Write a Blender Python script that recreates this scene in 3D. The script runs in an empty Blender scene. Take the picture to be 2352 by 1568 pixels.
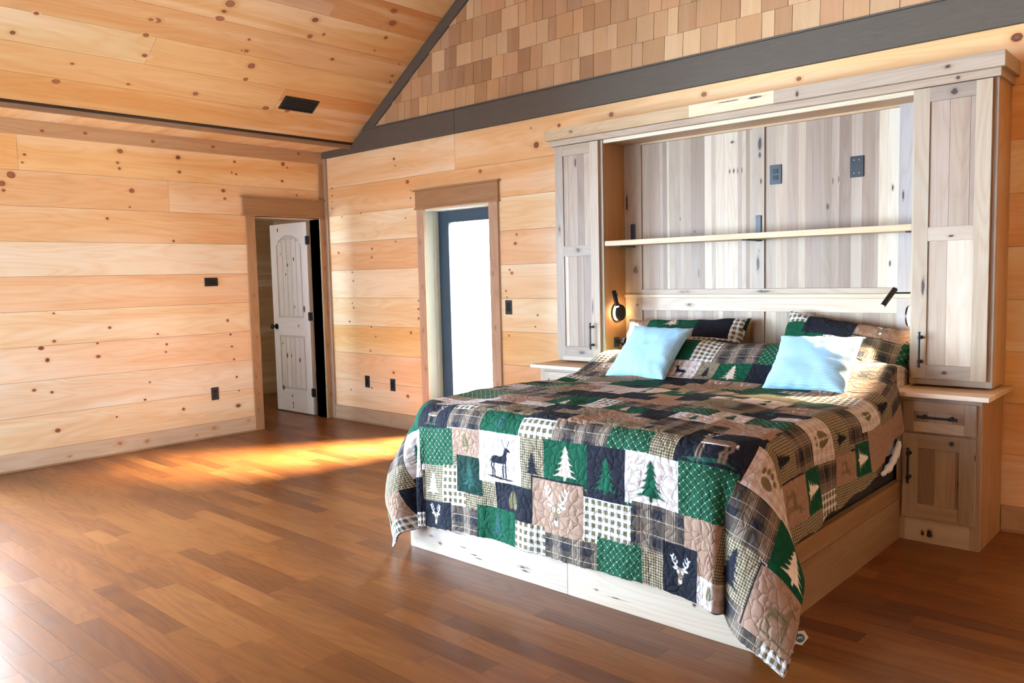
import bpy, bmesh, math, random
import numpy as np
from mathutils import Vector, Matrix, Euler

scene = bpy.context.scene
COL = scene.collection
rng = random.Random(7)

# ------------------------------------------------------------------ camera
def cam_axes(yaw, pit, rol):
    a, b, c = map(math.radians, (yaw, pit, rol))
    fw = Vector((math.sin(a)*math.cos(b), math.cos(a)*math.cos(b), math.sin(b)))
    r = Vector((math.cos(a), -math.sin(a), 0)); u = r.cross(fw)
    return r*math.cos(c)+u*math.sin(c), -r*math.sin(c)+u*math.cos(c), fw
cd = bpy.data.cameras.new('camera'); cam = bpy.data.objects.new('camera', cd); COL.objects.link(cam)
R_, U_, W_ = cam_axes(-42.4982, -4.6293, -1.3298)
m = Matrix.Identity(4)
for i in range(3):
    m[i][0] = R_[i]; m[i][1] = U_[i]; m[i][2] = -W_[i]
m.translation = Vector((7.0929, -4.9488, 1.432))
cam.matrix_world = m
cd.sensor_width = 36; cd.lens = 1869.38*36/2352; cd.clip_start = .05; cd.clip_end = 200
scene.camera = cam

# ------------------------------------------------------------------ light and exposure
scene.view_settings.view_transform = 'Standard'; scene.view_settings.look = 'None'
scene.view_settings.exposure = 0.14; scene.view_settings.gamma = 1
scene.view_settings.use_curve_mapping = False
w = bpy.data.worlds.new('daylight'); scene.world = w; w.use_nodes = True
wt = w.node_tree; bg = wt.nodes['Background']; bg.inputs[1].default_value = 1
wtc = wt.nodes.new('ShaderNodeTexCoord'); wsp = wt.nodes.new('ShaderNodeSeparateXYZ'); wt.links.new(wtc.outputs['Generated'], wsp.inputs[0])
wr = wt.nodes.new('ShaderNodeMapRange'); wt.links.new(wsp.outputs['Y'], wr.inputs[0]); wr.inputs[1].default_value = -.35; wr.inputs[2].default_value = .35
wm = wt.nodes.new('ShaderNodeMix'); wm.data_type = 'RGBA'; wt.links.new(wr.outputs[0], wm.inputs[0])
wm.inputs[6].default_value = (.60*15, .79*15, 1.0*15, 1); wm.inputs[7].default_value = (1.0*8, .97*8, .90*8, 1)   # blue sky behind, bright hazy sky on the sun's side
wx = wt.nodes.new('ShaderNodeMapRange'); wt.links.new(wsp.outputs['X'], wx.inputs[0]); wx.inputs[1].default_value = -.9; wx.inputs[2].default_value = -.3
wx.inputs[3].default_value = 9; wx.inputs[4].default_value = 1.0; wt.links.new(wx.outputs[0], bg.inputs[1])  # sky boosted towards -x, added to brighten the left of the room
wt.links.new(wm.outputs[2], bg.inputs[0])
def add_light(kind, name, loc, direction, energy, color, **kw):
    l = bpy.data.lights.new(name, kind); l.energy = energy; l.color = color
    for k, v in kw.items(): setattr(l, k, v)
    o = bpy.data.objects.new(name, l); COL.objects.link(o); o.location = loc
    o.rotation_euler = Vector(direction).to_track_quat('-Z', 'Y').to_euler()
    return o
# low sun coming in through the glass door
add_light('SUN', 'sun', (3, 6, 5), (-.52, -1.10, -1.15), 420, (1, .93, .80), angle=.50)
# daylight of the sky through the unseen windows added behind the camera, and through the glass door
# portals guide the sky's light through the openings
for nm, loc, dr, sx_, sy_ in (('portal_door', (1.94, .25, 1.1), (0, -1, 0), .60, 1.66), ('portal_window', (4.3, -5.9, 2.1), (0, 1, 0), 1.2, 1.4), ('portal_garden', (1.4, -5.9, .98), (0, 1, 0), 2.4, 1.84), ('portal_patio', (-.2, -4.4, 1.15), (1, 0, 0), 1.9, 2.15), ('portal_hall', (-1.1, -2.42, 1.6), (0, 1, 0), .6, .8)):
    add_light('AREA', nm, loc, dr, 1, (1, 1, 1), shape='RECTANGLE', size=sx_, size_y=sy_)
    bpy.data.lights[nm].cycles.is_portal = True
# added warm fill light, placed below the made-up pendant under the ridge
add_light('POINT', 'ridge_fill_light', (5.4, -4.3, 4.15), (0, 0, -1), 2, (1, .80, .52), shadow_soft_size=.35)

# ------------------------------------------------------------------ node helpers
class NT:
    def __init__(s, name):
        s.m = bpy.data.materials.new(name); s.m.use_nodes = True
        s.t = s.m.node_tree; s.b = s.t.nodes['Principled BSDF']
    def n(s, typ, **kw):
        x = s.t.nodes.new(typ)
        for k, v in kw.items(): setattr(x, k, v)
        return x
    def l(s, a, b): s.t.links.new(a, b)
    def put(s, sock, v):
        if isinstance(v, bpy.types.NodeSocket): s.l(v, sock)
        elif isinstance(v, (tuple, list)) and sock.type == 'RGBA' and len(v) == 3: sock.default_value = (*v, 1)
        else: sock.default_value = v
    def math(s, op, a, b=None, c=None, clamp=False):
        x = s.n('ShaderNodeMath', operation=op); x.use_clamp = clamp
        s.put(x.inputs[0], a)
        if b is not None: s.put(x.inputs[1], b)
        if c is not None: s.put(x.inputs[2], c)
        return x.outputs[0]
    def vmath(s, op, a, b):
        x = s.n('ShaderNodeVectorMath', operation=op); s.put(x.inputs[0], a); s.put(x.inputs[1], b)
        return x.outputs[0]
    def mix(s, f, a, b, mode='MIX'):
        x = s.n('ShaderNodeMix', data_type='RGBA', blend_type=mode)
        s.put(x.inputs[0], f); s.put(x.inputs[6], a); s.put(x.inputs[7], b)
        return x.outputs[2]
    def noise(s, v, scale=1, detail=3, rough=.5, dist=0):
        x = s.n('ShaderNodeTexNoise'); s.put(x.inputs['Vector'], v)
        x.inputs['Scale'].default_value = scale; x.inputs['Detail'].default_value = detail
        x.inputs['Roughness'].default_value = rough; x.inputs['Distortion'].default_value = dist
        return x.outputs['Fac']
    def ramp(s, f, stops):
        x = s.n('ShaderNodeValToRGB'); s.put(x.inputs[0], f); e = x.color_ramp.elements
        while len(e) < len(stops): e.new(.5)
        for q, (p, c) in zip(e, stops):
            q.position = p; q.color = (*c, 1) if len(c) == 3 else c
        return x.outputs[0]
    def attr(s, name):
        x = s.n('ShaderNodeAttribute'); x.attribute_name = name; return x
    def bump(s, h, strength=.3, dist=.01):
        x = s.n('ShaderNodeBump'); s.put(x.inputs['Height'], h)
        x.inputs['Strength'].default_value = strength; x.inputs['Distance'].default_value = dist
        s.l(x.outputs[0], s.b.inputs['Normal'])
    def done(s, color=None, rough=None, **kw):
        if color is not None: s.put(s.b.inputs['Base Color'], color)
        if rough is not None: s.put(s.b.inputs['Roughness'], rough)
        for k, v in kw.items(): s.put(s.b.inputs[k.replace('_', ' ')], v)
        return s.m

def wood(name, ring=.35, fine=.18, warm=(.80, .60, .40), rough=.5, kdark=(.13, .045, .02), kmid=(.27, .105, .05),
         streak=0.0, spec=.4, coat=0, ringscale=1.0, kwob=.22, fig=.15, ktint=(.78, .50, .30)):
    """colour comes per board from 'bc', grain runs along gc.x, knots from 'kn'"""
    t = NT(name); gc = t.attr('gc').outputs['Vector']; bc = t.attr('bc').outputs['Vector']; kn = t.attr('kn').outputs['Fac']
    v1 = t.vmath('MULTIPLY', gc, (.55, 5.0, 5.0))
    n1 = t.noise(v1, 1.0, 2, .5, .4)
    rings = t.math('FRACT', t.math('MULTIPLY', n1, 13.0*ringscale))
    rings = t.math('POWER', t.math('ABSOLUTE', t.math('SUBTRACT', t.math('MULTIPLY', rings, 2.0), 1.0)), 1.6)
    n2 = t.noise(t.vmath('MULTIPLY', gc, (4.0, 150.0, 150.0)), 1, 3, .6)
    n3 = t.noise(t.vmath('MULTIPLY', gc, (.9, 9.0, 9.0)), 1, 2, .5)
    f = t.math('ADD', t.math('MULTIPLY', rings, ring), t.math('MULTIPLY', t.math('SUBTRACT', n2, .5), fine*2))
    f = t.math('ADD', f, t.math('MULTIPLY', t.math('SUBTRACT', n3, .45), 1.1*ring+.1), clamp=True)
    c = t.mix(f, bc, t.mix(1.0, bc, warm, 'MULTIPLY'))
    fg = t.noise(t.vmath('MULTIPLY', gc, (.30, 4.2, 4.2)), 1, 3, .5, .8)
    c = t.mix(t.math('MULTIPLY', t.ramp(fg, [(.46, (0, 0, 0)), (.60, (1, 1, 1))]), fig), c, t.mix(1.0, c, (.90, .74, .56), 'MULTIPLY'))
    c = t.mix(t.math('MULTIPLY', t.ramp(fg, [(.36, (1, 1, 1)), (.44, (0, 0, 0))]), fig), c, t.mix(.35, c, (.95, .88, .70)))
    if streak:
        sf = t.math('MULTIPLY', t.ramp(t.noise(t.vmath('MULTIPLY', gc, (.5, 7, 7)), 1, 4, .6, .6), [(.56, (0, 0, 0)), (.66, (1, 1, 1))]), streak)
        c = t.mix(sf, c, t.mix(1.0, bc, (.64, .53, .44), 'MULTIPLY'))
    wob = t.noise(t.vmath('MULTIPLY', gc, (30, 60, 60)), 1, 3, .6)
    kw = t.math('ADD', kn, t.math('MULTIPLY', t.math('MULTIPLY', t.math('SUBTRACT', wob, .5), kwob), t.math('MULTIPLY', kn, 3.0, clamp=True)))
    c = t.mix(t.ramp(kw, [(.03, (0, 0, 0)), (.42, (.75, .75, .75))]), c, t.mix(1.0, bc, ktint, 'MULTIPLY'))
    c = t.mix(t.ramp(kw, [(.44, (0, 0, 0)), (.54, (1, 1, 1))]), c, t.ramp(kw, [(.0, kdark), (.62, kdark), (.74, kmid), (1, kmid)]))
    t.bump(t.math('ADD', n2, t.math('MULTIPLY', rings, .4)), .12, .002)
    return t.done(c, t.math('ADD', t.math('MULTIPLY', f, .12), rough), Specular_IOR_Level=spec, Coat_Weight=coat, Coat_Roughness=.12)

PINE = wood('pine_boards', fig=.62, ring=.38, fine=.16, warm=(.86, .66, .42), rough=.42, coat=.12)
TRIM = wood('stained_trim_wood', ring=.35, fine=.25, warm=(.72, .60, .5), rough=.5, coat=.05)
HICK = wood('hickory', ring=.34, fine=.34, warm=(.74, .61, .48), rough=.45, streak=.42, kdark=(.03, .02, .022), kmid=(.05, .03, .03), ringscale=1.3, kwob=.75, ktint=(.62, .50, .40))
OAK = wood('oak_floor_boards', fig=0.0, ring=.42, fine=.42, warm=(.66, .50, .38), rough=.33, spec=.35, coat=.08, ringscale=1.2, kdark=(.085, .034, .012), kmid=(.085, .034, .012))
CEDAR = wood('cedar_shingles', ring=.12, fine=.34, warm=(.75, .62, .48), rough=.7)
def plain(name, color, rough=.5, **kw):
    t = NT(name); return t.done(color, rough, **kw)
def noisy(name, color, amt=.2, scale=60, rough=.6, vec=(1, 1, 1), **kw):
    t = NT(name); co = t.n('ShaderNodeTexCoord').outputs['Object']
    n = t.noise(t.vmath('MULTIPLY', co, vec), scale, 4, .6)
    t.bump(n, .2, .002)
    return t.done(t.mix(n, tuple(x*(1-amt) for x in color), tuple(x*(1+amt) for x in color)), rough, **kw)
BEAM = noisy('weathered_grey_paint', (.085, .068, .048), .35, 30, .7, (.4, 6, 6))
BLACK = noisy('black_metal', (.012, .012, .014), .3, 80, .38, Metallic=.4)
BLACKP = noisy('black_plastic', (.018, .026, .034), .2, 60, .35)
GLOSSB = plain('glossy_black_plastic', (.005, .006, .008), .3)
DARK = plain('dark_gap', (.03, .018, .01), .9)
NAVY = noisy('navy_door_paint', (.030, .070, .115), .1, 30, .45)
PALEG = noisy('pale_painted_jamb', (.62, .70, .64), .05, 20, .5)
WHITEDOOR = wood('whitewashed_pine', ring=.25, fine=.25, warm=(.80, .76, .70), rough=.5, kdark=(.05, .03, .02), kmid=(.09, .05, .04))
def emit(name, color, strength):
    t = NT(name); return t.done((0.9, .9, .9), .5, Emission_Color=color, Emission_Strength=strength)
GLOW = emit('warm_lamp_glow', (1, .72, .40, 1), 45)
def glass_mat():
    t = NT('door_glass'); out = t.t.nodes['Material Output']
    tr = t.n('ShaderNodeBsdfTransparent'); gl = t.n('ShaderNodeBsdfGlossy'); gl.inputs['Roughness'].default_value = .02
    fr = t.n('ShaderNodeFresnel'); fr.inputs[0].default_value = 1.3
    mx = t.n('ShaderNodeMixShader'); t.l(fr.outputs[0], mx.inputs[0]); t.l(tr.outputs[0], mx.inputs[1]); t.l(gl.outputs[0], mx.inputs[2])
    t.l(mx.outputs[0], out.inputs[0]); return t.m
GLASS = glass_mat()

# ------------------------------------------------------------------ mesh builder
class MB:
    def __init__(s): s.boxes = []; s.v = []; s.f = []; s.bc = []; s.gc = []; s.kn = []; s.mi = []
    def _add(s, pts, faces, bc, ax, seed, kn=None, mi=0):
        o = len(s.v); a = ax; b, c = [i for i in (0, 1, 2) if i != a]
        for k, p in enumerate(pts):
            s.v.append(tuple(p)); s.bc.append(bc); s.gc.append((p[a]+seed*3.17, p[b]+seed*1.73, p[c]+seed*.71)); s.kn.append(kn[k] if kn else 0.)
        for f in faces: s.f.append(tuple(o+i for i in f)); s.mi.append(mi)
    def box(s, x0, y0, z0, x1, y1, z1, bc=(.5, .5, .5), ax=0, seed=None, mi=0):
        seed = rng.random()*30 if seed is None else seed
        x0, x1 = sorted((x0, x1)); y0, y1 = sorted((y0, y1)); z0, z1 = sorted((z0, z1))
        s.boxes.append((x0, x1, y0, z0, z1, bc, ax, seed))
        P = [(x, y, z) for z in (z0, z1) for y in (y0, y1) for x in (x0, x1)]
        s._add(P, [(0, 2, 3, 1), (4, 5, 7, 6), (0, 1, 5, 4), (2, 6, 7, 3), (0, 4, 6, 2), (1, 3, 7, 5)], bc, ax, seed, mi=mi)
        return s
    def quad(s, P, bc, ax, seed, mi=0): s._add(P, [tuple(range(len(P)))], bc, ax, seed, mi=mi); return s
    def knot(s, c, u, v, ru, rv, bc, ax, seed, core=1.0, halo=2.0):
        """an elliptic knot in the plane (u, v) round c; its halo fades into the board"""
        c, u, v = Vector(c), Vector(u), Vector(v); n = 20
        radii = ((0, core), (.62, .86*core), (1.0, .52*core+.02), (1.22, .30*core), (halo, .0))
        pts = [c]; kn = [radii[0][1]]
        for q, k in radii[1:]:
            for i in range(n):
                t = 2*math.pi*i/n; qq = q
                lu = ru*qq*(1.35 if q == halo else 1); pts.append(c+u*(lu*math.cos(t))+v*(rv*qq*math.sin(t))); kn.append(k)
        F = [(0, 1+i, 1+(i+1) % n) for i in range(n)]
        for r in range(3):
            for i in range(n):
                a = 1+r*n+i; b = 1+r*n+(i+1) % n; F.append((a, a+n, b+n, b))
        s._add(pts, F, bc, ax, seed, kn)
    def cyl(s, p0, p1, r, n=20, bc=(.5, .5, .5), r1=None, mi=0, caps=True):
        p0, p1 = Vector(p0), Vector(p1); d = (p1-p0).normalized()
        a = d.orthogonal().normalized(); b = d.cross(a); r1 = r if r1 is None else r1
        P = [p0+(a*math.cos(2*math.pi*i/n)+b*math.sin(2*math.pi*i/n))*r for i in range(n)]+[p1+(a*math.cos(2*math.pi*i/n)+b*math.sin(2*math.pi*i/n))*r1 for i in range(n)]
        F = [(i, (i+1) % n, n+(i+1) % n, n+i) for i in range(n)]
        if caps: F += [tuple(reversed(range(n))), tuple(range(n, 2*n))]
        s._add(P, F, bc, 0, 0, mi=mi); return s
    def ball(s, c, r, n=14, sq=(1, 1, 1)):
        c = Vector(c); P = []; F = []
        for i in range(1, n):
            for j in range(n):
                t = math.pi*i/n; q = 2*math.pi*j/n
                P.append(c+Vector((r*sq[0]*math.sin(t)*math.cos(q), r*sq[1]*math.sin(t)*math.sin(q), r*sq[2]*math.cos(t))))
        P += [c+Vector((0, 0, r*sq[2])), c-Vector((0, 0, r*sq[2]))]; k = len(P)
        for i in range(n-2):
            for j in range(n): F.append((i*n+j, (i+1)*n+j, (i+1)*n+(j+1) % n, i*n+(j+1) % n))
        for j in range(n): F.append((k-2, j, (j+1) % n)); F.append((k-1, (n-2)*n+(j+1) % n, (n-2)*n+j))
        s._add(P, F, (.5, .5, .5), 0, 0); return s
    def tube(s, pts, r, n=10):
        pts = [Vector(p) for p in pts]; P = []; F = []; up = Vector((0, 0, 1))
        for i, p in enumerate(pts):
            d = (pts[min(i+1, len(pts)-1)]-pts[max(i-1, 0)]).normalized()
            a = d.cross(up); a = a.normalized() if a.length > 1e-4 else Vector((1, 0, 0)); b = d.cross(a)
            P += [p+(a*math.cos(2*math.pi*k/n)+b*math.sin(2*math.pi*k/n))*r for k in range(n)]
        for i in range(len(pts)-1):
            for k in range(n): F.append((i*n+k, i*n+(k+1) % n, (i+1)*n+(k+1) % n, (i+1)*n+k))
        F += [tuple(reversed(range(n))), tuple(range((len(pts)-1)*n, len(pts)*n))]
        s._add(P, F, (.5, .5, .5), 0, 0); return s
    def build(s, name, mats, parent=None, origin=(0, 0, 0), bevel=0, smooth=False):
        me = bpy.data.meshes.new(name); o_ = Vector(origin)
        me.from_pydata([tuple(Vector(p)-o_) for p in s.v], [], s.f)
        for nm, typ, dat, w_ in (('bc', 'FLOAT_VECTOR', s.bc, 'vector'), ('gc', 'FLOAT_VECTOR', s.gc, 'vector'), ('kn', 'FLOAT', s.kn, 'value')):
            at = me.attributes.new(nm, typ, 'POINT'); at.data.foreach_set(w_, np.array(dat, dtype=np.float32).ravel())
        for mm in (mats if isinstance(mats, (list, tuple)) else [mats]): me.materials.append(mm)
        me.polygons.foreach_set('material_index', s.mi)
        if smooth: me.polygons.foreach_set('use_smooth', [True]*len(s.f))
        me.update()
        o = bpy.data.objects.new(name, me); COL.objects.link(o)
        if parent is not None: o.parent = parent
        else: o.location = o_
        if smooth and smooth != 'all':
            md = o.modifiers.new('edge', 'EDGE_SPLIT'); md.split_angle = math.radians(40)
        if bevel:
            b = o.modifiers.new('bevel', 'BEVEL'); b.width = bevel; b.segments = 2; b.limit_method = 'ANGLE'; b.angle_limit = math.radians(50)
        return o
def struct(o): o['kind'] = 'structure'; return o
def tag(o, label, cat, group=None):
    o['label'] = label; o['category'] = cat
    if group: o['group'] = group
    return o
def thing(name, label, cat, loc, group=None):
    o = bpy.data.objects.new(name, None); COL.objects.link(o); o.location = loc; o.empty_display_size = .1
    return tag(o, label, cat, group)

# ------------------------------------------------------------------ board tones (linear albedo)
def tone(base, var=.06):
    k = 1+rng.uniform(-var, var); return (base[0]*k, base[1]*k*(1+rng.uniform(-.012, .012)), base[2]*k*(1+rng.uniform(-.03, .03)))
T_MID = (.82, .575, .275); T_ORG = (.78, .47, .19); T_PALE = (.88, .75, .49); T_WHITE = (.92, .85, .67)
T_TRIM = (.40, .25, .13)
GAP = .0011
# ------------------------------------------------------------------ room shell
XR = 11.2; YB = -5.7; YN = .16
SL = .66; SX = .52; SZ = 2.75
CT = math.hypot(1, SL)
XRIDGE = XR/2
def ceil_z(x): return SZ+SL*(min(x, XR-x)-SX)
# floor: oak strips along x, one mesh
OAKS = [(.38, .162, .038), (.34, .140, .032), (.42, .190, .050), (.27, .105, .024), (.37, .157, .037), (.32, .130, .029), (.44, .205, .060), (.35, .146, .034), (.36, .15, .036)]
b = MB(); b.box(-2.6, YB-.3, -.12, XR+.3, .9, -.0065, (.05, .03, .02)); b.mi = [1]*6
y = .05+.9; row = 0
while y > YB-.2:
    x = -2.5-rng.random()*.6
    while x < XR:
        L = rng.choice((.32, .45, .6, .75, .9, 1.1)); t_ = tone([(q*1.15-m_*.15)*k_ for q, m_, k_ in zip(rng.choice(OAKS), (.37, .155, .037), (.44, .335, .25))], .12); g = .0004
        b.box(x+g, y-.1+g, -.008, x+L-g, y-g, 0, t_, 0)
        x += L
    y -= .1; row += 1
# mineral streaks and knots seen in the boards
for (kx, ky, ru, rv) in ((3.46, -3.065, .045, .018), (3.285, -3.885, .018, .014), (2.41, -2.555, .016, .012), (3.92, -3.435, .012, .010), (4.48, -3.125, .018, .012), (2.985, -3.69, .02, .012), (3.86, -2.68, .03, .010), (4.22, -2.475, .06, .008), (4.95, -2.735, .045, .008)):
    bx_ = [q for q in b.boxes if q[0] <= kx <= q[1] and q[2] <= ky+.05 and q[2] >= ky-.05 and q[4] == 0]
    fb = min(bx_, key=lambda q: abs(q[2]+.05-ky)) if bx_ else None
    if fb: b.knot((kx, fb[2]+.05, .0004), (1, 0, 0), (0, 1, 0), ru, min(rv, .026), fb[5], fb[6], fb[7], core=.36, halo=1.7)
struct(b.build('floor', [OAK, DARK]))

def boards(b, rows, u0, u1, plane, openings, joints, knots, off, ax, colors, thick=.012):
    """rows: list of (z0,z1); plane(u,z,d)->point with d = height off the surface; openings: (ua,ub,za,zb)"""
    for k, (z0, z1) in enumerate(rows):
        cuts = [u0]+sorted(joints.get(k, []))+[u1]
        for j in range(len(cuts)-1):
            seed = rng.random()*40; base = colors[k][j % len(colors[k])] if k < len(colors) else rng.choice((T_MID, T_ORG, T_PALE)); bc = tone(base, .03)
            # split against openings
            zc = sorted({z0, z1, *[q for o_ in openings for q in o_[2:] if z0 < q < z1]})
            for za, zb in zip(zc, zc[1:]):
                segs = [(cuts[j], cuts[j+1])]
                for (ua, ub, oa, ob) in openings:
                    if oa < (za+zb)/2 < ob:
                        ns = []
                        for s0, s1 in segs:
                            if ub <= s0 or ua >= s1: ns.append((s0, s1)); continue
                            if s0 < ua: ns.append((s0, ua))
                            if ub < s1: ns.append((ub, s1))
                        segs = ns
                for s0, s1 in segs:
                    ga = GAP if za == z0 else 0; gb = GAP if zb == z1 else 0
                    P = [plane(s0+GAP*(s0 == cuts[j]), za+ga, 0), plane(s1-GAP*(s1 == cuts[j+1]), za+ga, 0), plane(s1-GAP*(s1 == cuts[j+1]), zb-gb, 0), plane(s0+GAP*(s0 == cuts[j]), zb-gb, 0)]
                    Q = [plane(s0+GAP*(s0 == cuts[j]), za+ga, -thick), plane(s1-GAP*(s1 == cuts[j+1]), za+ga, -thick), plane(s1-GAP*(s1 == cuts[j+1]), zb-gb, -thick), plane(s0+GAP*(s0 == cuts[j]), zb-gb, -thick)]
                    b._add(P+Q, [(0, 1, 2, 3), (0, 4, 5, 1), (2, 6, 7, 3), (1, 5, 6, 2), (0, 3, 7, 4)], bc, ax, seed)
            for (ku, kz, kr) in knots:
                if z0-.002 <= kz < z1 and cuts[j] <= ku < cuts[j+1]:
                    if any(a_ < ku < b_ and c_ < kz < d_ for a_, b_, c_, d_ in openings): continue
                    dd = rng.uniform(.0002, .0016); c0 = plane(ku, kz, dd); uu = Vector(plane(ku+1, kz, dd))-Vector(c0); vv = Vector(plane(ku, kz+1, dd))-Vector(c0)
                    h = min(2.1, max(1.2, min(kz-z0, z1-kz)/(kr*.95)))
                    b.knot(c0, uu, vv, kr*rng.uniform(.72, .95), kr*rng.uniform(.6, .8), bc, ax, seed, core=rng.choice((.72, .95, 1.0)), halo=h)
BC = (.05, .03, .018)
ROWS = [(0, .14)]+[(.14+.274*i, .14+.274*(i+1)) for i in range(9)]+[(2.606, 2.74)]
# left wall (x = 0), door opening y -0.815..-0.08
DY0, DY1, DZ = -.815, -.08, 2.05
b = MB()
LW0, LW1, LWZ0, LWZ1 = -5.35, -3.45, .08, 2.23   # unseen window added in the left wall to light the floor
for y0_, y1_, z0, z1 in ((YB, LW0, 0, 2.9), (LW1, DY0, 0, 2.9), (LW0, LW1, 0, LWZ0), (LW0, LW1, LWZ1, 2.9)): b.box(-.14, y0_, z0, -.011, y1_, z1, BC, mi=1); b.box(-.17, y0_, z0, -.14, y1_, z1, T_MID, 1)
b.box(-.14, DY1, 0, -.011, .16, 2.9, BC, mi=1); b.box(-.14, DY0, DZ, -.011, DY1, 2.9, BC, mi=1)
b.box(-.17, DY1, 0, -.14, .9, 2.9, T_MID, 1); b.box(-.17, DY0, DZ, -.14, DY1, 2.9, T_MID, 1)
LK = [(-2.025, 2.549), (-2.05, 2.451), (-2.038, 2.403), (-1.526, 2.541), (-1.521, 2.414), (-0.985, 2.55), (-1.018, 2.448), (-0.975, 2.437), (-0.47, 2.572), (-0.424, 2.54), (-0.487, 2.405), (-2.751, 2.454), (-2.77, 2.391), (-2.854, 2.291), (-2.921, 2.221), (-2.864, 2.216), (-2.913, 2.17), (-1.947, 2.225), (-1.972, 2.086), (-1.112, 2.275), (-1.1, 2.203), (-0.331, 2.277), (-2.162, 1.983), (-1.608, 1.805), (-2.62, 1.215), (-2.197, 1.075), (-2.631, 0.993), (-1.797, 0.994), (-1.113, 0.943), (-1.105, 0.829), (-1.091, 0.707), (-2.73, 0.946), (-2.69, 0.847), (-2.303, 0.951), (-2.303, 0.841), (-1.722, 0.898), (-1.734, 0.831), (-1.135, 1.075), (-2.8, 0.618), (-1.891, 0.579), (-1.941, 0.432), (-2.673, 0.587), (-1.056, 0.405), (-1.071, 0.263), (-1.603, 0.303), (-2.186, 0.317), (-2.649, 0.273), (-1.072, 0.537)]
bigs = {(-2.025, 2.549): .026, (-1.526, 2.541): .026, (-2.73, .946): .026, (-2.69, .847): .024, (-1.071, .263): .024, (-2.649, .273): .024, (-.47, 2.572): .022, (-1.947, 2.225): .022, (-2.854, 2.291): .03, (-2.921, 2.221): .024, (-1.112, 2.275): .02, (-2.303, .841): .02}
kn = [(a, c, bigs.get((a, c), .015 if i % 3 else .011)) for i, (a, c) in enumerate(LK)]
kn += [(rng.uniform(YB+.2, -3.3), rng.uniform(.2, 2.5), rng.uniform(.01, .025)) for _ in range(60)]
LC = [[T_PALE], [(.90, .79, .58)], [T_WHITE], [(.90, .75, .54)], [(.91, .79, .58)], [(.84, .60, .36)], [T_WHITE], [(.80, .55, .31)], [(.84, .62, .37), (.86, .66, .42)], [T_MID, T_MID], [T_PALE]]  # board tones, lower rows whitened to carry the low glow on this wall
boards(b, ROWS, YB, .0, lambda u, z, d: (d, u, z), [(DY0, DY1, 0, DZ), (LW0, LW1, LWZ0, LWZ1)], {9: [-2.80], 8: [-1.63], }, kn, 0, 1, LC)
struct(b.build('wall_left', [PINE, DARK]))
# back wall (y = 0) with the glass door opening
GX0, GX1, GZ = 1.50, 2.375, 2.04
b = MB()
for x0, x1, z0, z1 in ((-.14, GX0, 0, 2.86), (GX0, GX1, GZ, 2.86), (GX1, XR+.16, 0, 2.86)): b.box(x0, .011, z0, x1, .20, z1, BC, mi=1)
BK = [(1.305, 2.31, .022), (1.346, 2.229, .008), (1.342, 2.16, .012), (0.133, 2.352, .012), (0.134, 2.28, .012), (0.13, 2.218, .008), (0.125, 2.152, .012), (2.243, 2.31, .018), (0.285, 2.056, .01), (0.594, 2.074, .01), (1.263, 1.983, .009), (0.204, 1.702, .016), (0.749, 1.722, .013), (0.739, 1.64, .014), (1.109, 1.776, .01), (0.42, 1.502, .01), (0.429, 1.414, .012), (0.4, 1.192, .01), (0.42, 1.147, .012), (0.343, 1.007, .014), (1.407, 1.222, .014), (1.403, 1.145, .013), (1.401, 1.058, .018), (0.693, 0.962, .013), (0.757, 0.869, .012), (1.284, 0.922, .016), (0.667, 0.726, .012), (1.012, 0.531, .018), (0.665, 0.358, .01), (0.322, 0.314, .01), (1.21, 0.319, .018), (2.638, 1.763, .012), (2.62, 1.692, .02), (2.551, 1.479, .01), (2.576, 1.452, .014), (2.505, 1.307, .012), (2.514, 1.255, .008), (2.845, 1.111, .013), (2.818, 1.017, .009), (2.528, 0.936, .01), (2.812, 2.588, .009), (3.099, 2.569, .018), (3.587, 2.579, .02), (4.337, 2.60, .022), (4.982, 2.587, .018), (6.133, 2.593, .036), (2.866, 2.45, .036), (1.124, 2.537, .02), (1.14, 2.475, .012)]
BK += [(rng.uniform(6.4, XR), rng.uniform(.2, 2.5), rng.uniform(.01, .025)) for _ in range(30)]
RB_ = [(0, .14)]+[(.14+.2765*i, .14+.2765*(i+1)) for i in range(8)]+[(2.352, 2.66)]
BCOL = [[T_MID], [(.82, .56, .33)], [(.80, .53, .30)], [T_MID, T_MID], [T_PALE, T_MID], [T_PALE, T_PALE], [(.80, .55, .31), T_ORG], [T_PALE, (.84, .58, .33)], [(.78, .50, .25), T_MID], [(.82, .60, .35), (.80, .52, .26), T_MID]]
boards(b, RB_, 0, XR, lambda u, z, d: (u, -d, z), [(GX0, GX1, 0, GZ)], {9: [1.94, 8.1], 3: [7.9], 4: [9.0], 5: [7.2], 2: [8.8], 7: [8.4]}, BK, 0, 0, BCOL)
struct(b.build('wall_back', [PINE, DARK]))
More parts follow.
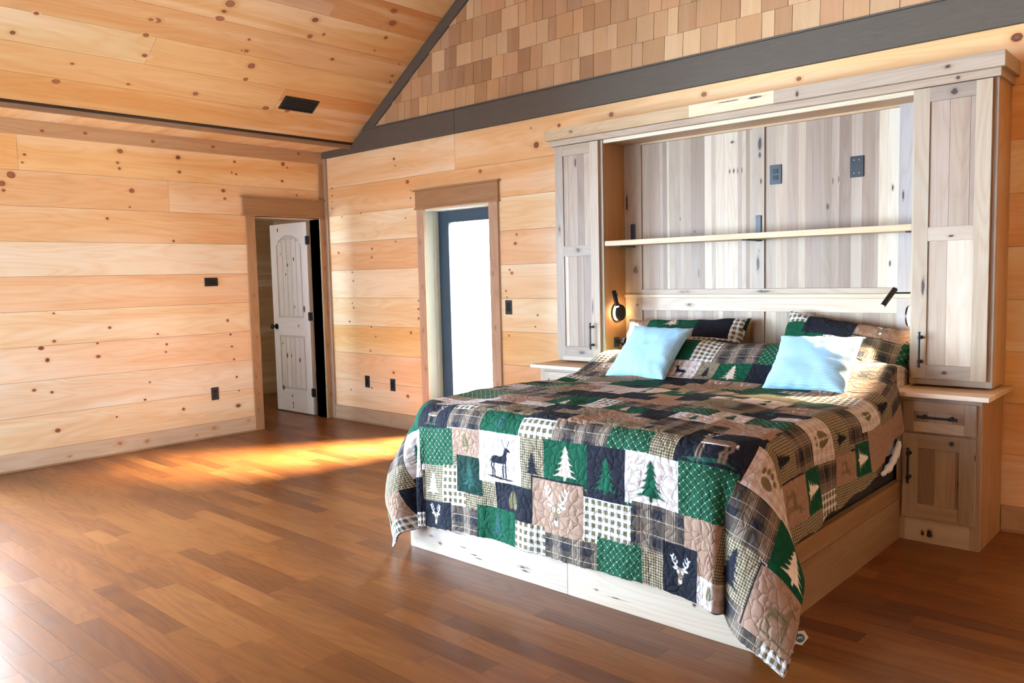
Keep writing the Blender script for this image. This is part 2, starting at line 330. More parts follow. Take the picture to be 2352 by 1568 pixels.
# cedar shingles of the gable
b = MB(); P = [(0, 2.84), (SX, 2.84), (XRIDGE, ceil_z(XRIDGE)+.1), (XR-SX, 2.84), (XR, 2.84)]
z = 2.858; row = 0; CED = [(.56, .35, .18), (.61, .41, .22), (.50, .30, .15), (.66, .47, .27), (.45, .27, .14), (.58, .36, .20), (.60, .39, .21)]
CED = [(r*.80, g*.74, c_*.68) for r, g, c_ in CED]
while z < ceil_z(XRIDGE):
    x = .3+rng.random()*.1
    while x < XR:
        wd = rng.uniform(.075, .185); lim = min(ceil_z(x+wd/2), 99)
        if lim > z-.08:
            c = tone(rng.choice(CED), .12); zt = min(z+.19, ceil_z(XRIDGE)+.1); g = .0012+.001*rng.random()
            seed = rng.random()*40; x0, x1 = x+g, x+wd-g; d = rng.uniform(-.002, .002)
            zz = z-rng.uniform(0, .004)
            # clip the slab under the sloping ceiling
            def cl(px, pz): return min(pz, ceil_z(px)+.06)
            Pf = [(x0, -.016+d, zz), (x1, -.016+d, zz), (x1, -.006, cl(x1, zt)), (x0, -.006, cl(x0, zt))]
            Pb = [(x0, .01, zz), (x1, .01, zz), (x1, .01, cl(x1, zt)), (x0, .01, cl(x0, zt))]
            if cl(x1, zt) > zz+.004 and cl(x0, zt) > zz+.004:
                b._add(Pf+Pb, [(0, 1, 2, 3), (0, 4, 5, 1), (1, 5, 6, 2), (3, 7, 4, 0)], c, 2, seed)
        x += wd
    z += .1765; row += 1
pts = [(0.3, 2.80), (XR-.3, 2.80), (XR-.3, ceil_z(.3)+.1), (XRIDGE, ceil_z(XRIDGE)+.1), (.3, ceil_z(.3)+.1)]
b._add([(x, .011, z) for x, z in pts]+[(x, .2, z) for x, z in pts], [(0, 1, 2, 3, 4)], BC, 0, 0, mi=1); b.f.append(tuple(len(b.v)-1-i for i in range(5))); b.mi.append(1)
struct(b.build('wall_back_gable', [CEDAR, DARK]))
# sloped ceilings
b = MB(); th = math.atan(SL); ct, st = math.cos(th), math.sin(th)
def pl_left(u, s, d): return (SX+s*ct+d*st, u, SZ+s*st-d*ct)
CK = [(-2.993, 0.806, .022), (-2.259, 0.954, .03), (-2.30, .95, .018), (-2.287, 0.808, .024), (-1.824, 1.236, .036), (-1.84, 1.16, .026), (-1.843, 1.09, .034), (-1.127, 1.279, .036), (-1.09, 1.118, .026), (-3.09, 0.613, .024), (-1.551, 0.961, .016), (-1.527, 0.848, .022), (-1.56, .845, .01), (-0.78, 0.945, .022), (-1.42, 0.714, .036), (-1.406, 0.567, .022), (-2.236, 0.623, .026), (-2.739, 0.243, .034), (-2.68, 0.433, .016), (-2.259, 0.322, .014), (-1.737, 0.33, .024), (-1.096, 0.292, .028), (-0.52, 1.552, .028), (-0.458, 1.435, .034), (-0.428, 1.28, .024), (-0.11, 0.904, .018), (-0.087, 0.832, .015), (-0.987, 1.168, .016), (-0.126, 1.045, .01), (-0.451, 1.129, .012), (-.89, .300, .026)]
CK += [(rng.uniform(YB, -3.4), rng.uniform(.1, 5.8), rng.uniform(.012, .032)) for _ in range(90)]+[(rng.uniform(-3.3, -.2), rng.uniform(2.0, 5.8), rng.uniform(.012, .032)) for _ in range(50)]
SR = (XRIDGE-SX)*CT
crow = [(-.01, .005)]+[(.005+.268*i, .005+.268*(i+1)) for i in range(int(SR/.268)+1)]
CCOL = [[T_MID], [(.80, .52, .25)], [(.86, .64, .38), (.80, .50, .24)], [T_PALE, (.86, .63, .37)], [(.84, .60, .34)], [(.84, .60, .33)], [(.66, .42, .24), (.72, .44, .21)], [(.86, .66, .40)]]
CCOL = [[(r*.74, g*.68, b_*.56) for r, g, b_ in row_] for row_ in CCOL]
CCOL += [[rng.choice((T_MID, T_ORG, T_PALE, (.84, .6, .34)))] for _ in range(20)]
boards(b, crow, YB, 0, pl_left, [], {2: [-1.02], 3: [-2.21], 6: [-1.035], 8: [-3.2], 10: [-1.5], 1: [-4.8]}, CK, 0, 1, CCOL)
def pl_right(u, s, d): q = pl_left(u, s, d); return (XR-q[0], q[1], q[2])
boards(b, crow, YB, 0, pl_right, [], {2: [-3.02], 5: [-4.21], 6: [-1.5]}, [(a, c, r) for a, c, r in CK[-60:]], 0, 1, CCOL[::-1])
def slab(f, s0, s1, d0, d1, y0, y1):
    P = [f(y_, s_, d_) for s_ in (s0, s1) for d_ in (d0, d1) for y_ in (y0, y1)]
    b._add(P, [(0, 1, 3, 2), (4, 6, 7, 5), (0, 4, 5, 1), (2, 3, 7, 6), (0, 2, 6, 4), (1, 5, 7, 3)], BC, 1, 0, mi=1)
slab(pl_left, -.05, SR+.2, -.0115, -.2, YB-.2, .2); slab(pl_right, -.05, SR+.2, -.0115, -.2, YB-.2, .2)
struct(b.build('ceiling', [PINE, DARK]))
# flat soffit over the left wall, narrow boards across it
b = MB(); y = 0
while y > YB:
    b.box(-.0, y-.135+.0008, 2.722, .50, y-.0008, 2.735, tone((.82, .58, .32), .06), 0); y -= .135
b.box(0, YB, 2.736, .53, 0, 2.9, BC, mi=1)
struct(b.build('trim_1', [PINE, DARK]))
b = MB(); b.box(.485, YB, 2.700, .512, -.0, 2.752, (.34, .22, .13), 1); b.box(.512, YB, 2.748, .524, -.03, 2.760, (.27, .19, .12), 1)
struct(b.build('trim_2', TRIM))
b = MB(); b.box(0, YB, 2.605, .018, -.0, 2.722, (.50, .32, .17), 1)
for ky in (-.3, -1.2, -1.75, -2.3, -2.62): b.knot((.0184, ky, 2.64+.05*rng.random()), (0, 1, 0), (0, 0, 1), .012, .010, (.5, .32, .17), 1, 2, halo=1.8)
struct(b.build('trim_3', TRIM))
# grey beam along the back wall and the rake boards under the ceiling
b = MB()
def prism(pts, y0, y1, mi=0):
    n = len(pts); b._add([(x, y0, z) for x, z in pts]+[(x, y1, z) for x, z in pts], [tuple(range(n)), tuple(reversed(range(n, 2*n)))]+[(i, n+i, n+(i+1) % n, (i+1) % n) for i in range(n)], (.1, .1, .1), 0, 1, mi=mi)
prism([(.0, 2.657), (1.975, 2.657), (1.975, 2.85), (.70, 2.85), (.53, 2.735), (.0, 2.722)], -.032, .011)
prism([(1.978, 2.657), (XR, 2.657), (XR, 2.72), (XR-.7, 2.85), (1.978, 2.85)], -.032, .011)
b.box(.70, -.040, 2.851, XR-.7, .011, 2.862)
struct(b.build('trim_4', BEAM, bevel=.002))
b = MB(); prism([(.72, 2.853), (.86, 2.853), (XRIDGE, ceil_z(XRIDGE)-.115), (XRIDGE, ceil_z(XRIDGE)), (.70, ceil_z(.70))], -.030, .011)
struct(b.build('trim_5', BEAM, bevel=.002))
b = MB(); prism([(XR-.86, 2.853), (XR-.72, 2.853), (XR-.70, ceil_z(.70)), (XRIDGE+.002, ceil_z(XRIDGE)), (XRIDGE+.002, ceil_z(XRIDGE)-.115)], -.030, .011)
struct(b.build('trim_6', BEAM, bevel=.002))
# baseboards with a shoe strip
b = MB(); b.box(0, YB, .013, .016, -.905, .14, (.70, .54, .38), 1); b.box(0, YB, 0, .024, -.905, .014, (.42, .27, .15), 1)
for ky, kz, r in ((-.98, .11, .016), (-1.33, .09, .020), (-1.95, .07, .024), (-2.18, .09, .024), (-2.58, .05, .012), (-1.5, .05, .012)):
    b.knot((.0164, ky, kz), (0, 1, 0), (0, 0, 1), r*1.2, r*.9, (.70, .54, .38), 1, 5, core=.50, halo=1.9)
struct(b.build('baseboard_left', TRIM))
for k, (x0, x1) in enumerate(((.062, 1.437), (2.447, 3.68), (6.12, XR))):
    b = MB(); b.box(x0, -.016, .013, x1, 0, .14, (.44, .29, .18), 0); b.box(x0, -.024, 0, x1, 0, .013, (.36, .22, .13), 0)
    struct(b.build('baseboard_back', TRIM))
# corner strips
b = MB(); b.box(0, -.075, 2.24, .02, -.0, 2.606, T_TRIM, 2); struct(b.build('trim_7', TRIM, bevel=.0015))
b = MB(); b.box(.02, -.022, 0, .062, 0, 2.657, (.40, .29, .20), 2); struct(b.build('trim_8', TRIM, bevel=.0015))
# casings of the two doors
def casing(name, kind):
    b = MB(); c = T_TRIM if kind == 'L' else (.50, .36, .25); c2 = (.36, .21, .10)
    if kind == 'L':
        b.box(-.0, -.905, 0, .02, DY0, 2.055, c, 2); b.box(0, DY1, 0, .02, -.0, 2.055, c, 2)
        b.box(0, -.93, 2.07, .024, -.005, 2.225, c2, 1); b.box(0, -.94, 2.055, .032, -.004, 2.07, c2, 1); b.box(0, -.95, 2.225, .04, -.003, 2.240, c2, 1)
        # jambs
        b.box(-.17, DY1, 0, 0, DY1+.012, DZ, (.80, .70, .58), 2); b.box(-.17, DY0-.012, 0, 0, DY0, DZ, (.70, .5, .3), 2); b.box(-.17, DY0, DZ-.001, 0, DY1, DZ+.012, (.74, .55, .32), 1)
        for z, yy in ((.35, -.86), (.52, -.88), (.9, -.85), (.2, -.87), (1.3, -.86)): b.knot((.0204, yy, z), (0, 0, 1), (0, 1, 0), .02, .011, c, 2, 1, core=.5, halo=1.7)
        for z, yy in ((.25, -.04), (.75, -.05), (1.1, -.03), (1.55, -.045), (1.8, -.03)): b.knot((.0204, yy, z), (0, 0, 1), (0, 1, 0), .024, .010, c, 2, 1, core=.5, halo=1.7)
    else:
        b.box(1.437, -.02, 0, 1.532, 0, 2.045, c, 2); b.box(2.343, -.02, 0, 2.447, 0, 2.045, c, 2)
        b.box(1.427, -.024, 2.06, 2.457, 0, 2.208, c2, 0); b.box(1.418, -.032, 2.045, 2.466, 0, 2.06, c2, 0); b.box(1.410, -.04, 2.208, 2.474, 0, 2.222, c2, 0)
        for z, xx in ((1.75, 1.475), (1.35, 1.49), (.95, 1.48), (.6, 1.5), (1.0, 2.39), (1.45, 2.38), (.5, 2.4)): b.knot((xx, -.0204, z), (0, 0, 1), (1, 0, 0), .022, .011, c, 2, 1, core=.5, halo=1.7)
    return struct(b.build(name, TRIM, bevel=.0012))
casing('trim_9', 'L'); casing('trim_10', 'B')
# interior door, open into the hall, hinged at the back corner side
leaf0, leafL, yl = -.235, .70, -.083
D1 = bpy.data.objects.new('door_1', None); COL.objects.link(D1); D1.location = (leaf0, yl, .012); struct(D1)
WD = (.80, .76, .70); b = MB(); xa, xb = leaf0, leaf0-leafL; y0, y1 = yl, yl+.036
b.box(xb, y0+.010, .012, xa, y1, 2.04, (.60, .57, .52), 2)
def dfr(x0, x1, z0, z1, ax): b.box(x0, y0, z0, x1, y0+.012, z1, tone(WD, .03), ax)
dfr(xb, xb+.11, .012, 2.04, 2); dfr(xa-.11, xa, .012, 2.04, 2); dfr(xb+.11, xa-.11, .012, .25, 0); dfr(xb+.11, xa-.11, .84, 1.03, 0)
# arched top rail
n = 14; L = xb+.11; Rr = xa-.11
for i in range(n):
    f0, f1 = i/n, (i+1)/n; h = lambda f: 1.80+.12*math.sin(math.pi*f)**.6
    x0, x1 = L+(Rr-L)*f0, L+(Rr-L)*f1
    b._add([(x0, y0, h(f0)), (x1, y0, h(f1)), (x1, y0, 2.04), (x0, y0, 2.04), (x0, y0+.012, h(f0)), (x1, y0+.012, h(f1))], [(0, 1, 2, 3), (0, 4, 5, 1)], WD, 0, 4)
for z0, z1 in ((.25, .84), (1.03, 1.93)):
    k = 5
    for i in range(k):
        x0 = L+.022+(Rr-L-.044)*i/k; x1 = L+.022+(Rr-L-.044)*(i+1)/k
        b.box(x0+.003, y0+.004, z0+.025, x1-.003, y0+.013, z1-.02 if z1 < 1 else z1-.10+.05*math.sin(math.pi*(i+.5)/k), tone((.74, .70, .64), .05), 2)
for kx, kz, r in ((-.62, 1.60, .014), (-.66, 1.50, .010), (-.50, 1.66, .014), (-.75, 1.72, .008), (-.52, 1.15, .010), (-.33, 1.13, .022), (-.78, .75, .010), (-.70, .62, .018), (-.62, .62, .012), (-.46, .58, .018), (-.80, .26, .02), (-.63, .18, .012), (-.62, .10, .012), (-.62, .06, .01), (-.78, 1.98, .014), (-.45, .95, .010)):
    b.knot((kx, y0-.0005+(.004 if L+.02 < kx < Rr-.02 and .27 < kz < 1.8 and not .84 < kz < 1.03 else 0), kz), (0, 0, 1), (1, 0, 0), r*1.4, r*.7, WD, 2, 3, halo=1.3)
b.build('door_leaf', WHITEDOOR, D1, D1.location)
for z in (.205, 1.01, 1.805):
    h = MB(); h.box(leaf0-.02, yl-.006, z, leaf0+.004, yl+.001, z+.085); h.box(leaf0+.012, yl-.003, z, leaf0+.05, yl+.002, z+.085); h.cyl((leaf0+.008, yl-.007, z-.004), (leaf0+.008, yl-.007, z+.089), .008); h.build('hinge', BLACK, D1, D1.location)
h = MB(); xk = xb+.06; h.cyl((xk, yl, .935), (xk, yl-.012, .935), .03); h.cyl((xk, yl-.012, .935), (xk, yl-.04, .935), .011); h.ball((xk, yl-.058, .935), .028, sq=(1, .8, 1))
h.cyl((xk, y1, .935), (xk, y1+.012, .935), .03); h.cyl((xk, y1+.012, .935), (xk, y1+.04, .935), .011); h.ball((xk, y1+.058, .935), .028, sq=(1, .8, 1)); h.build('knob', BLACK, D1, D1.location, smooth=True)
# hall behind it
b = MB()
for x0, y0_, x1, y1_ in ((-2.36, -2.9, -2.2, .9), (-2.2, .74, -.17, .9), ):
    pass
hr = [(.14+.274*i, .14+.274*(i+1)) for i in range(10)]
boards(b, [(0, .14)]+hr, -2.9, .9, lambda u, z, d: (-2.2+d, u, z), [], {3: [-.6], 6: [-1.1]}, [(-.4, .9, .03), (-.25, 1.2, .02), (-1, 1.5, .02)], 0, 1, [[(.42, .30, .19)]]*12)  # same pine as the room, the hall's dimness put into the colour
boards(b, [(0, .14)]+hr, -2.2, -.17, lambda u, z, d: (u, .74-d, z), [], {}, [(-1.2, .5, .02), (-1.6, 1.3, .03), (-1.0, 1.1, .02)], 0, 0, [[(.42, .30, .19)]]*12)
b.box(-2.36, -2.9, 0, -2.212, .9, 2.9, BC, mi=1); b.box(-2.2, .752, 0, -.17, .9, 2.9, BC, mi=1)
# side wall of the hall with a window opening
for x0, x1, z0, z1 in ((-2.2, -1.4, 0, 2.9), (-.8, -.17, 0, 2.9), (-1.4, -.8, 0, 1.2), (-1.4, -.8, 2.0, 2.9)): b.box(x0, -2.4, z0, x1, -2.3, z1, T_MID, 0)
b.box(-2.36, -2.9, 2.62, -.17, .9, 2.8, T_ORG, 1)
struct(b.build('wall_hall', [PINE, DARK]))
# glass exterior door
D2 = bpy.data.objects.new('door_2', None); COL.objects.link(D2); D2.location = ((GX0+GX1)/2, .16, 0); struct(D2)
b = MB(); b.box(GX0, .17, .02, 1.655, .215, GZ-.01); b.box(2.225, .17, .02, GX1, .215, GZ-.01); b.box(1.655, .17, .02, 2.225, .215, .30); b.box(1.655, .17, 1.925, 2.225, .215, GZ-.01)
for x0, x1, z0, z1 in ((1.648, 1.662, .29, 1.935), (2.218, 2.232, .29, 1.935), (1.662, 2.218, .29, .304), (1.662, 2.218, 1.921, 1.935)): b.box(x0, .160, z0, x1, .172, z1)
b.build('door_frame', NAVY, D2, D2.location, bevel=.003)
b = MB(); b.box(1.655, .187, .30, 2.225, .195, 1.925); b.build('glass_pane', GLASS, D2, D2.location)
b = MB(); b.box(GX0, .0, 0, GX0+.012, .17, GZ); b.box(GX0+.012, .11, 0, GX0+.02, .17, GZ); b.box(GX1-.012, 0, 0, GX1, .17, GZ); b.box(GX0, 0, GZ-.012, GX1, .17, GZ); b.box(GX0, .0, 0, GX1, .23, .02)
b.build('jamb', PALEG, D2, D2.location)
# front wall behind the camera with unseen windows added for light
b = MB(); WINS = ((3.7, 4.9, 1.4, 2.8), (.2, 2.6, .06, 1.9))
for x0, x1, z0, z1 in ((-.16, .2, 0, 2.9), (.2, 2.6, 0, .06), (.2, 2.6, 1.9, 2.9), (2.6, 3.7, 0, 2.9), (4.9, XR+.16, 0, 2.9), (3.7, 4.9, 0, 1.4), (3.7, 4.9, 2.8, 2.9), (SX, XR-SX, 2.9, 3.6)): b.box(x0, YB-.16, z0, x1, YB, z1, tone((.26, .16, .09), .05), 0)
pts = [(2, 3.6), (XR-2, 3.6), (XRIDGE, ceil_z(XRIDGE))]
pts = [(1.2, 3.6), (XR-1.2, 3.6), (XRIDGE, ceil_z(XRIDGE)+.2)]
b._add([(x, YB-.0, z) for x, z in pts]+[(x, YB-.16, z) for x, z in pts], [(0, 2, 1), (3, 4, 5)], (.26, .16, .09), 0, 3)
struct(b.build('wall_front', PINE))
b = MB()
b.box(XR, YB, 0, XR+.16, .16, 2.9, (.26, .16, .09), 1)
struct(b.build('wall_right', PINE))
for nm, (WX0, WX1, WZ0, WZ1), n_ in (('added_window_1', WINS[0], 2), ('added_window_3', WINS[1], 2)):  # unseen windows, made up to let in the cool light
    o = bpy.data.objects.new(nm, None); COL.objects.link(o); struct(o); f = MB(); g_ = MB()
    o.location = ((WX0+WX1)/2, YB, WZ0)
    for i in range(n_+1):
        x = WX0+(WX1-WX0)*i/n_; f.box(x-.04 if i else x, YB-.12, WZ0, x+.04 if i < n_ else x, YB-.04, WZ1)
    f.box(WX0, YB-.12, WZ0, WX1, YB-.04, WZ0+.07); f.box(WX0, YB-.12, WZ1-.07, WX1, YB-.04, WZ1); g_.box(WX0, YB-.085, WZ0, WX1, YB-.078, WZ1)
    f.build('window_frame', NAVY, o, o.location); g_.build('glass_pane', GLASS, o, o.location)
o = bpy.data.objects.new('added_window_2', None); COL.objects.link(o); struct(o); o.location = (0, (LW0+LW1)/2, LWZ0); f = MB(); g_ = MB()  # unseen, added to light the floor and wall on the left
for ya, yb_, z0, z1 in ((LW0, LW0+.05, LWZ0, LWZ1), (LW1-.05, LW1, LWZ0, LWZ1), ((LW0+LW1)/2-.04, (LW0+LW1)/2+.04, LWZ0, LWZ1), (LW0, LW1, LWZ0, LWZ0+.07), (LW0, LW1, LWZ1-.07, LWZ1)): f.box(-.12, ya, z0, -.05, yb_, z1)
g_.box(-.09, LW0, LWZ0, -.083, LW1, LWZ1); f.build('window_frame', NAVY, o, o.location); g_.build('glass_pane', GLASS, o, o.location)
# ground outside the glass door
b = MB(); b.box(-6, .23, -.3, 14, 30, -.05, (.45, .42, .38)); struct(b.build('ground_outside', noisy('snowy_ground', (.70, .71, .72), .05, 4)))
# ------------------------------------------------------------------ hickory built-ins
HC = (.39, .305, .22); HB = (.235, .165, .112); HL = (.51, .425, .32); HO = (.42, .235, .105)  # HO: cabinet sides, with the shade of unlit faces in the colour
def htone(): return tone(rng.choice((HC, HC, HL, (.34, .275, .21), (.31, .25, .19))), .07)
def planks(b, x0, x1, z0, z1, yf, yb, ax=2, wmin=.02, wmax=.085, seedtone=None):
    """solid panel glued up from narrow vertical strips of differing tone"""
    x = x0; prev = None
    while x < x1-1e-4:
        w_ = min(rng.uniform(wmin, wmax), x1-x)
        if x1-(x+w_) < .012: w_ = x1-x
        c = tone(rng.choice((HL, HC, HB, (.33, .25, .18), (.30, .22, .16), (.37, .285, .21), (.27, .195, .14))), .06)
        g = .0 if rng.random() < .6 else .0005
        b.box(x+g, yf, z0, x+w_-g, yb, z1, c, ax); x += w_
    return b
def shaker(b, x0, x1, z0, z1, yf, st=.072, rails=(), t=.02):
    """frame and panel door or drawer front whose face is at yf"""
    b.box(x0, yf, z0, x0+st, yf+t, z1, htone(), 2); b.box(x1-st, yf, z0, x1, yf+t, z1, htone(), 2)
    zs = [z0]+list(rails)+[z1]
    b.box(x0+st, yf, z0, x1-st, yf+t, z0+st, htone(), 0); b.box(x0+st, yf, z1-st, x1-st, yf+t, z1, htone(), 0)
    prev = z0+st
    for r in rails:
        b.box(x0+st, yf, r-st/2, x1-st, yf+t, r+st/2, htone(), 0); planks(b, x0+st, x1-st, prev, r-st/2, yf+.007, yf+t-.002, wmin=.035, wmax=.11); prev = r+st/2
    planks(b, x0+st, x1-st, prev, z1-st, yf+.007, yf+t-.002, wmin=.035, wmax=.11)
def hknot(b, x, y, z, ru, rv, vert=True, c=HC, core=.62):
    """knot in whichever board of the part lies at (x, z) on the face y"""
    bc, ax, sd, y_ = c, 2 if vert else 0, 3, y
    for (x0, x1, y0, z0, z1, bc_, ax_, sd_) in b.boxes:
        if x0 <= x <= x1 and z0 <= z <= z1 and abs(y0-y) < .009:
            bc, ax, sd, y_ = bc_, ax_, sd_, y0
            ru = min(ru, (x1-x)/2.2, (x-x0)/2.2); rv = min(rv, (z1-z)/1.65, (z-z0)/1.65)
    b.knot((x, y_-rng.uniform(.0002, .0012), z), (1, 0, 0), (0, 0, 1), max(ru, .003), max(rv, .003), bc, ax, sd, core=core*1.1, halo=1.6)
def bar_pull(name, parent, x, y, z0, z1, horiz=False):
    """ribbed black bar pull; (x, z0..z1) vertical or (x0,x1 = z0,z1, z = x) horizontal"""
    b = MB(); L = z1-z0
    def pt(t, d=0): return (t, y-.032+d, x) if horiz else (x, y-.032+d, t)
    b.cyl(pt(z0), pt(z1), .0055)
    for q in (z0, z1-.006): b.cyl(pt(q), pt(q+.006), .0072)
    for q in (z0+.16*L, z1-.16*L):
        b.cyl(pt(q), pt(q, .032), .005); b.cyl(pt(q, .026), pt(q, .032), .010)
        b.cyl(pt(q-.009), pt(q+.009), .0085)
    return b.build(name, BLACK, parent, ORI, smooth=True)

# upper cabinets
DU = -.283; ZB, ZT = .802, 2.353
def upper(x0, x1, door_x0, door_x1, hx, label):
    global ORI
    ORI = Vector(((x0+x1)/2, -.14, ZB)); t = thing('wall_cabinet', label, 'cabinet', ORI)
    b = MB(); b.box(x0, DU+.018, ZB, x0+.018, -.001, ZT, HO, 2); b.box(x1-.018, DU+.018, ZB, x1, -.001, ZT, HO, 2)
    b.box(x0+.018, DU+.02, ZB, x1-.018, -.001, ZB+.018, HO, 0); b.box(x0+.018, DU+.02, ZT-.018, x1-.018, -.001, ZT, HO, 0); b.box(x0+.018, -.012, ZB, x1-.018, -.001, ZT, HO, 2)
    # face frame
    b.box(x0, DU, ZB, x0+.035, DU+.018, ZT, htone(), 2); b.box(x1-.035, DU, ZB, x1, DU+.018, ZT, htone(), 2)
    b.box(x0+.035, DU, ZB, x1-.035, DU+.018, ZB+.045, htone(), 0); b.box(x0+.035, DU, ZT-.03, x1-.035, DU+.018, ZT, htone(), 0)
    b.build('cabinet_body', HICK, t, ORI, bevel=.001)
    b = MB(); shaker(b, door_x0, door_x1, .836, 2.350, DU-.020, st=.073, rails=(1.597,))
    if hx > 5: hknot(b, 5.92, DU-.02, 2.312, .020, .018); hknot(b, 5.90, DU-.02, .872, .016, .010, False); hknot(b, 5.79, DU-.02, 1.33, .010, .05); hknot(b, 5.92, DU-.02, 1.583, .014, .006, False)
    else: hknot(b, 3.52, DU-.02, .868, .035, .014, False); hknot(b, 3.33, DU-.02, 1.75, .012, .04, core=.48); hknot(b, 3.50, DU-.02, 1.60, .028, .018, False, core=.5); hknot(b, 3.62, DU-.02, 1.20, .006, .05); hknot(b, 3.48, DU-.013, 2.22, .012, .03)
    d = b.build('cabinet_door', HICK, t, ORI, bevel=.001)
    bar_pull('handle', d, hx, DU-.02, .897, 1.086)
    return t
upper(3.288, 3.708, 3.296, 3.682, 3.618, 'tall narrow hickory wall cabinet beside the glass door, left of the bed')
upper(5.722, 6.118, 5.736, 6.094, 5.784, 'tall narrow hickory wall cabinet on the right of the bed, nearest the camera')

# nightstands
DB = -.472
def nightstand(x0, x1, cx0, cx1, label, right):
    global ORI
    ORI = Vector(((x0+x1)/2, -.24, 0)); t = thing('nightstand', label, 'nightstand', ORI)
    b = MB(); b.box(x0, DB+.018, 0, x0+.018, -.026, .765, HO, 2); b.box(x1-.018, DB+.018, 0, x1, -.026, .765, (.33, .165, .07), 2); b.box(x0+.018, -.04, 0, x1-.018, -.026, .765, HO, 2); b.box(x0+.018, DB+.02, .08, x1-.018, -.04, .098, HO, 2)  # right side coloured darker still for its shade
    b.box(x0, DB, 0, x0+.045, DB+.018, .765, htone(), 2); b.box(x1-.045, DB, 0, x1, DB+.018, .765, htone(), 2)
    b.box(x0+.045, DB, 0, x1-.045, DB+.018, .13, HL, 0); b.box(x0+.045, DB, .73, x1-.045, DB+.018, .765, htone(), 0); b.box(x0+.045, DB, .565, x1-.045, DB+.018, .595, htone(), 0)
    if right: hknot(b, 5.89, DB, .052, .018, .022, False); hknot(b, 5.855, DB, .05, .010, .016, False)
    b.build('cabinet_body', HICK, t, ORI, bevel=.001)
    b = MB(); c = tone(HC, .03)
    n = 4
    for i in range(n):
        ya, yb_ = -.538+(.538)*i/n, -.538+.538*(i+1)/n
        b.box(max(cx0, 5.724) if i == n-1 and right else cx0, ya+.0003, .766, min(cx1, 3.706) if i == n-1 and not right else cx1, min(yb_, -.001)-.0003, .790, tone((.58, .36, .19), .08) if i else (.72, .58, .44), 0)
    b.build('countertop', HICK, t, ORI, bevel=.002)
    dx0, dx1 = x0+.035, x1-.022
    b = MB(); shaker(b, dx0, dx1, .583, .740, DB-.018, st=.052 if not right else .052)
    d = b.build('drawer', HICK, t, ORI, bevel=.001)
    mid = (dx0+dx1)/2; bar_pull('handle', d, .665, DB-.018, mid-.092, mid+.092, True)
    b = MB(); shaker(b, dx0, dx1, .130, .571, DB-.018, st=.074)
    if right: hknot(b, 5.99, DB-.018, .535, .036, .013, False); hknot(b, 6.02, DB-.011, .33, .008, .026); hknot(b, 6.095, DB-.018, .48, .006, .02)
    d = b.build('cabinet_door', HICK, t, ORI, bevel=.001)
    hx = dx0+.036; bar_pull('handle', d, hx, DB-.018, .314, .497)
    return t
nightstand(3.265, 3.672, 3.224, 3.712, 'hickory nightstand left of the bed, mostly hidden behind the quilt', False)
nightstand(5.722, 6.118, 5.704, 6.160, 'hickory nightstand with drawer and door, right of the bed', True)

# crown over the whole unit
ORI = Vector((4.7, -.17, 2.353)); t = thing('cabinet_crown', 'long two-step hickory crown board along the top of the bed unit', 'crown moulding', ORI)
b = MB(); b.box(3.24, -.345, 2.393, 4.42, -.001, 2.468, (.44, .31, .165), 0, 4.4); b.box(4.42, -.345, 2.393, 4.98, -.001, 2.468, (.62, .52, .34), 0, 9.1); b.box(4.98, -.345, 2.393, 6.153, -.001, 2.468, (.38, .30, .22), 0, 14.2)
hknot(b, 3.48, -.345, 2.43, .018, .013, False, core=.5); hknot(b, 4.70, -.345, 2.450, .09, .003, False); hknot(b, 4.86, -.345, 2.446, .05, .007, False)
hknot(b, 5.12, -.345, 2.425, .010, .018, False); hknot(b, 5.90, -.345, 2.43, .02, .012, False, core=.5)
b.build('upper_board', HICK, t, ORI, bevel=.0015)
b = MB(); b.box(3.258, -.312, 2.354, 6.131, -.001, 2.393, (.38, .285, .20), 0); hknot(b, 5.94, -.312, 2.374, .012, .010, False); b.build('lower_board', HICK, t, ORI, bevel=.0015)
b = MB(); b.box(3.709, -.276, 2.330, 5.721, -.256, 2.3535, (.58, .49, .35), 0); b.box(3.709, -.255, 2.340, 5.721, -.024, 2.3535, (.45, .30, .17), 0); b.build('light_strip', HICK, t, ORI)

# headboard: stiles, rails, glued-up panels, all between the cabinets
ORI = Vector((4.715, -.012, .32)); t = thing('headboard', 'hickory panelled headboard filling the wall between the two tall cabinets', 'headboard', ORI)
X0, X1 = 3.709, 5.721
b = MB(); b.box(X0, -.006, .32, X1, -.001, 2.34, DARK and (.2, .15, .1), 2); b.build('backing_sheet', HICK, t, ORI)
for k, (x0, x1) in enumerate(((X0, 3.852), (4.690, 4.772), (5.575, X1))):
    b = MB()
    for z0, z1 in (((.32, 1.252), (1.278, 2.34)) if k != 1 else ((.32, 1.165), (1.312, 2.325))): b.box(x0, -.024, z0, x1, -.006, z1, [HC, (.34, .275, .21), (.36, .32, .30)][k], 2)
    if k == 0: hknot(b, 3.73, -.024, 1.93, .022, .07); hknot(b, 3.80, -.024, 1.45, .05, .03, core=.46); hknot(b, 3.81, -.024, 1.20, .008, .008)
    if k == 1: hknot(b, 4.745, -.024, 2.27, .010, .012); hknot(b, 4.742, -.024, 2.225, .016, .045); hknot(b, 4.742, -.024, 2.155, .009, .018); hknot(b, 4.75, -.024, 1.99, .006, .02); hknot(b, 4.73, -.024, 1.47, .010, .05); hknot(b, 4.735, -.024, 1.53, .006, .03)
    if k == 2: hknot(b, 5.68, -.024, 1.50, .016, .03); hknot(b, 5.60, -.024, 1.83, .006, .03)
    b.build('stile', HICK, t, ORI, bevel=.001)
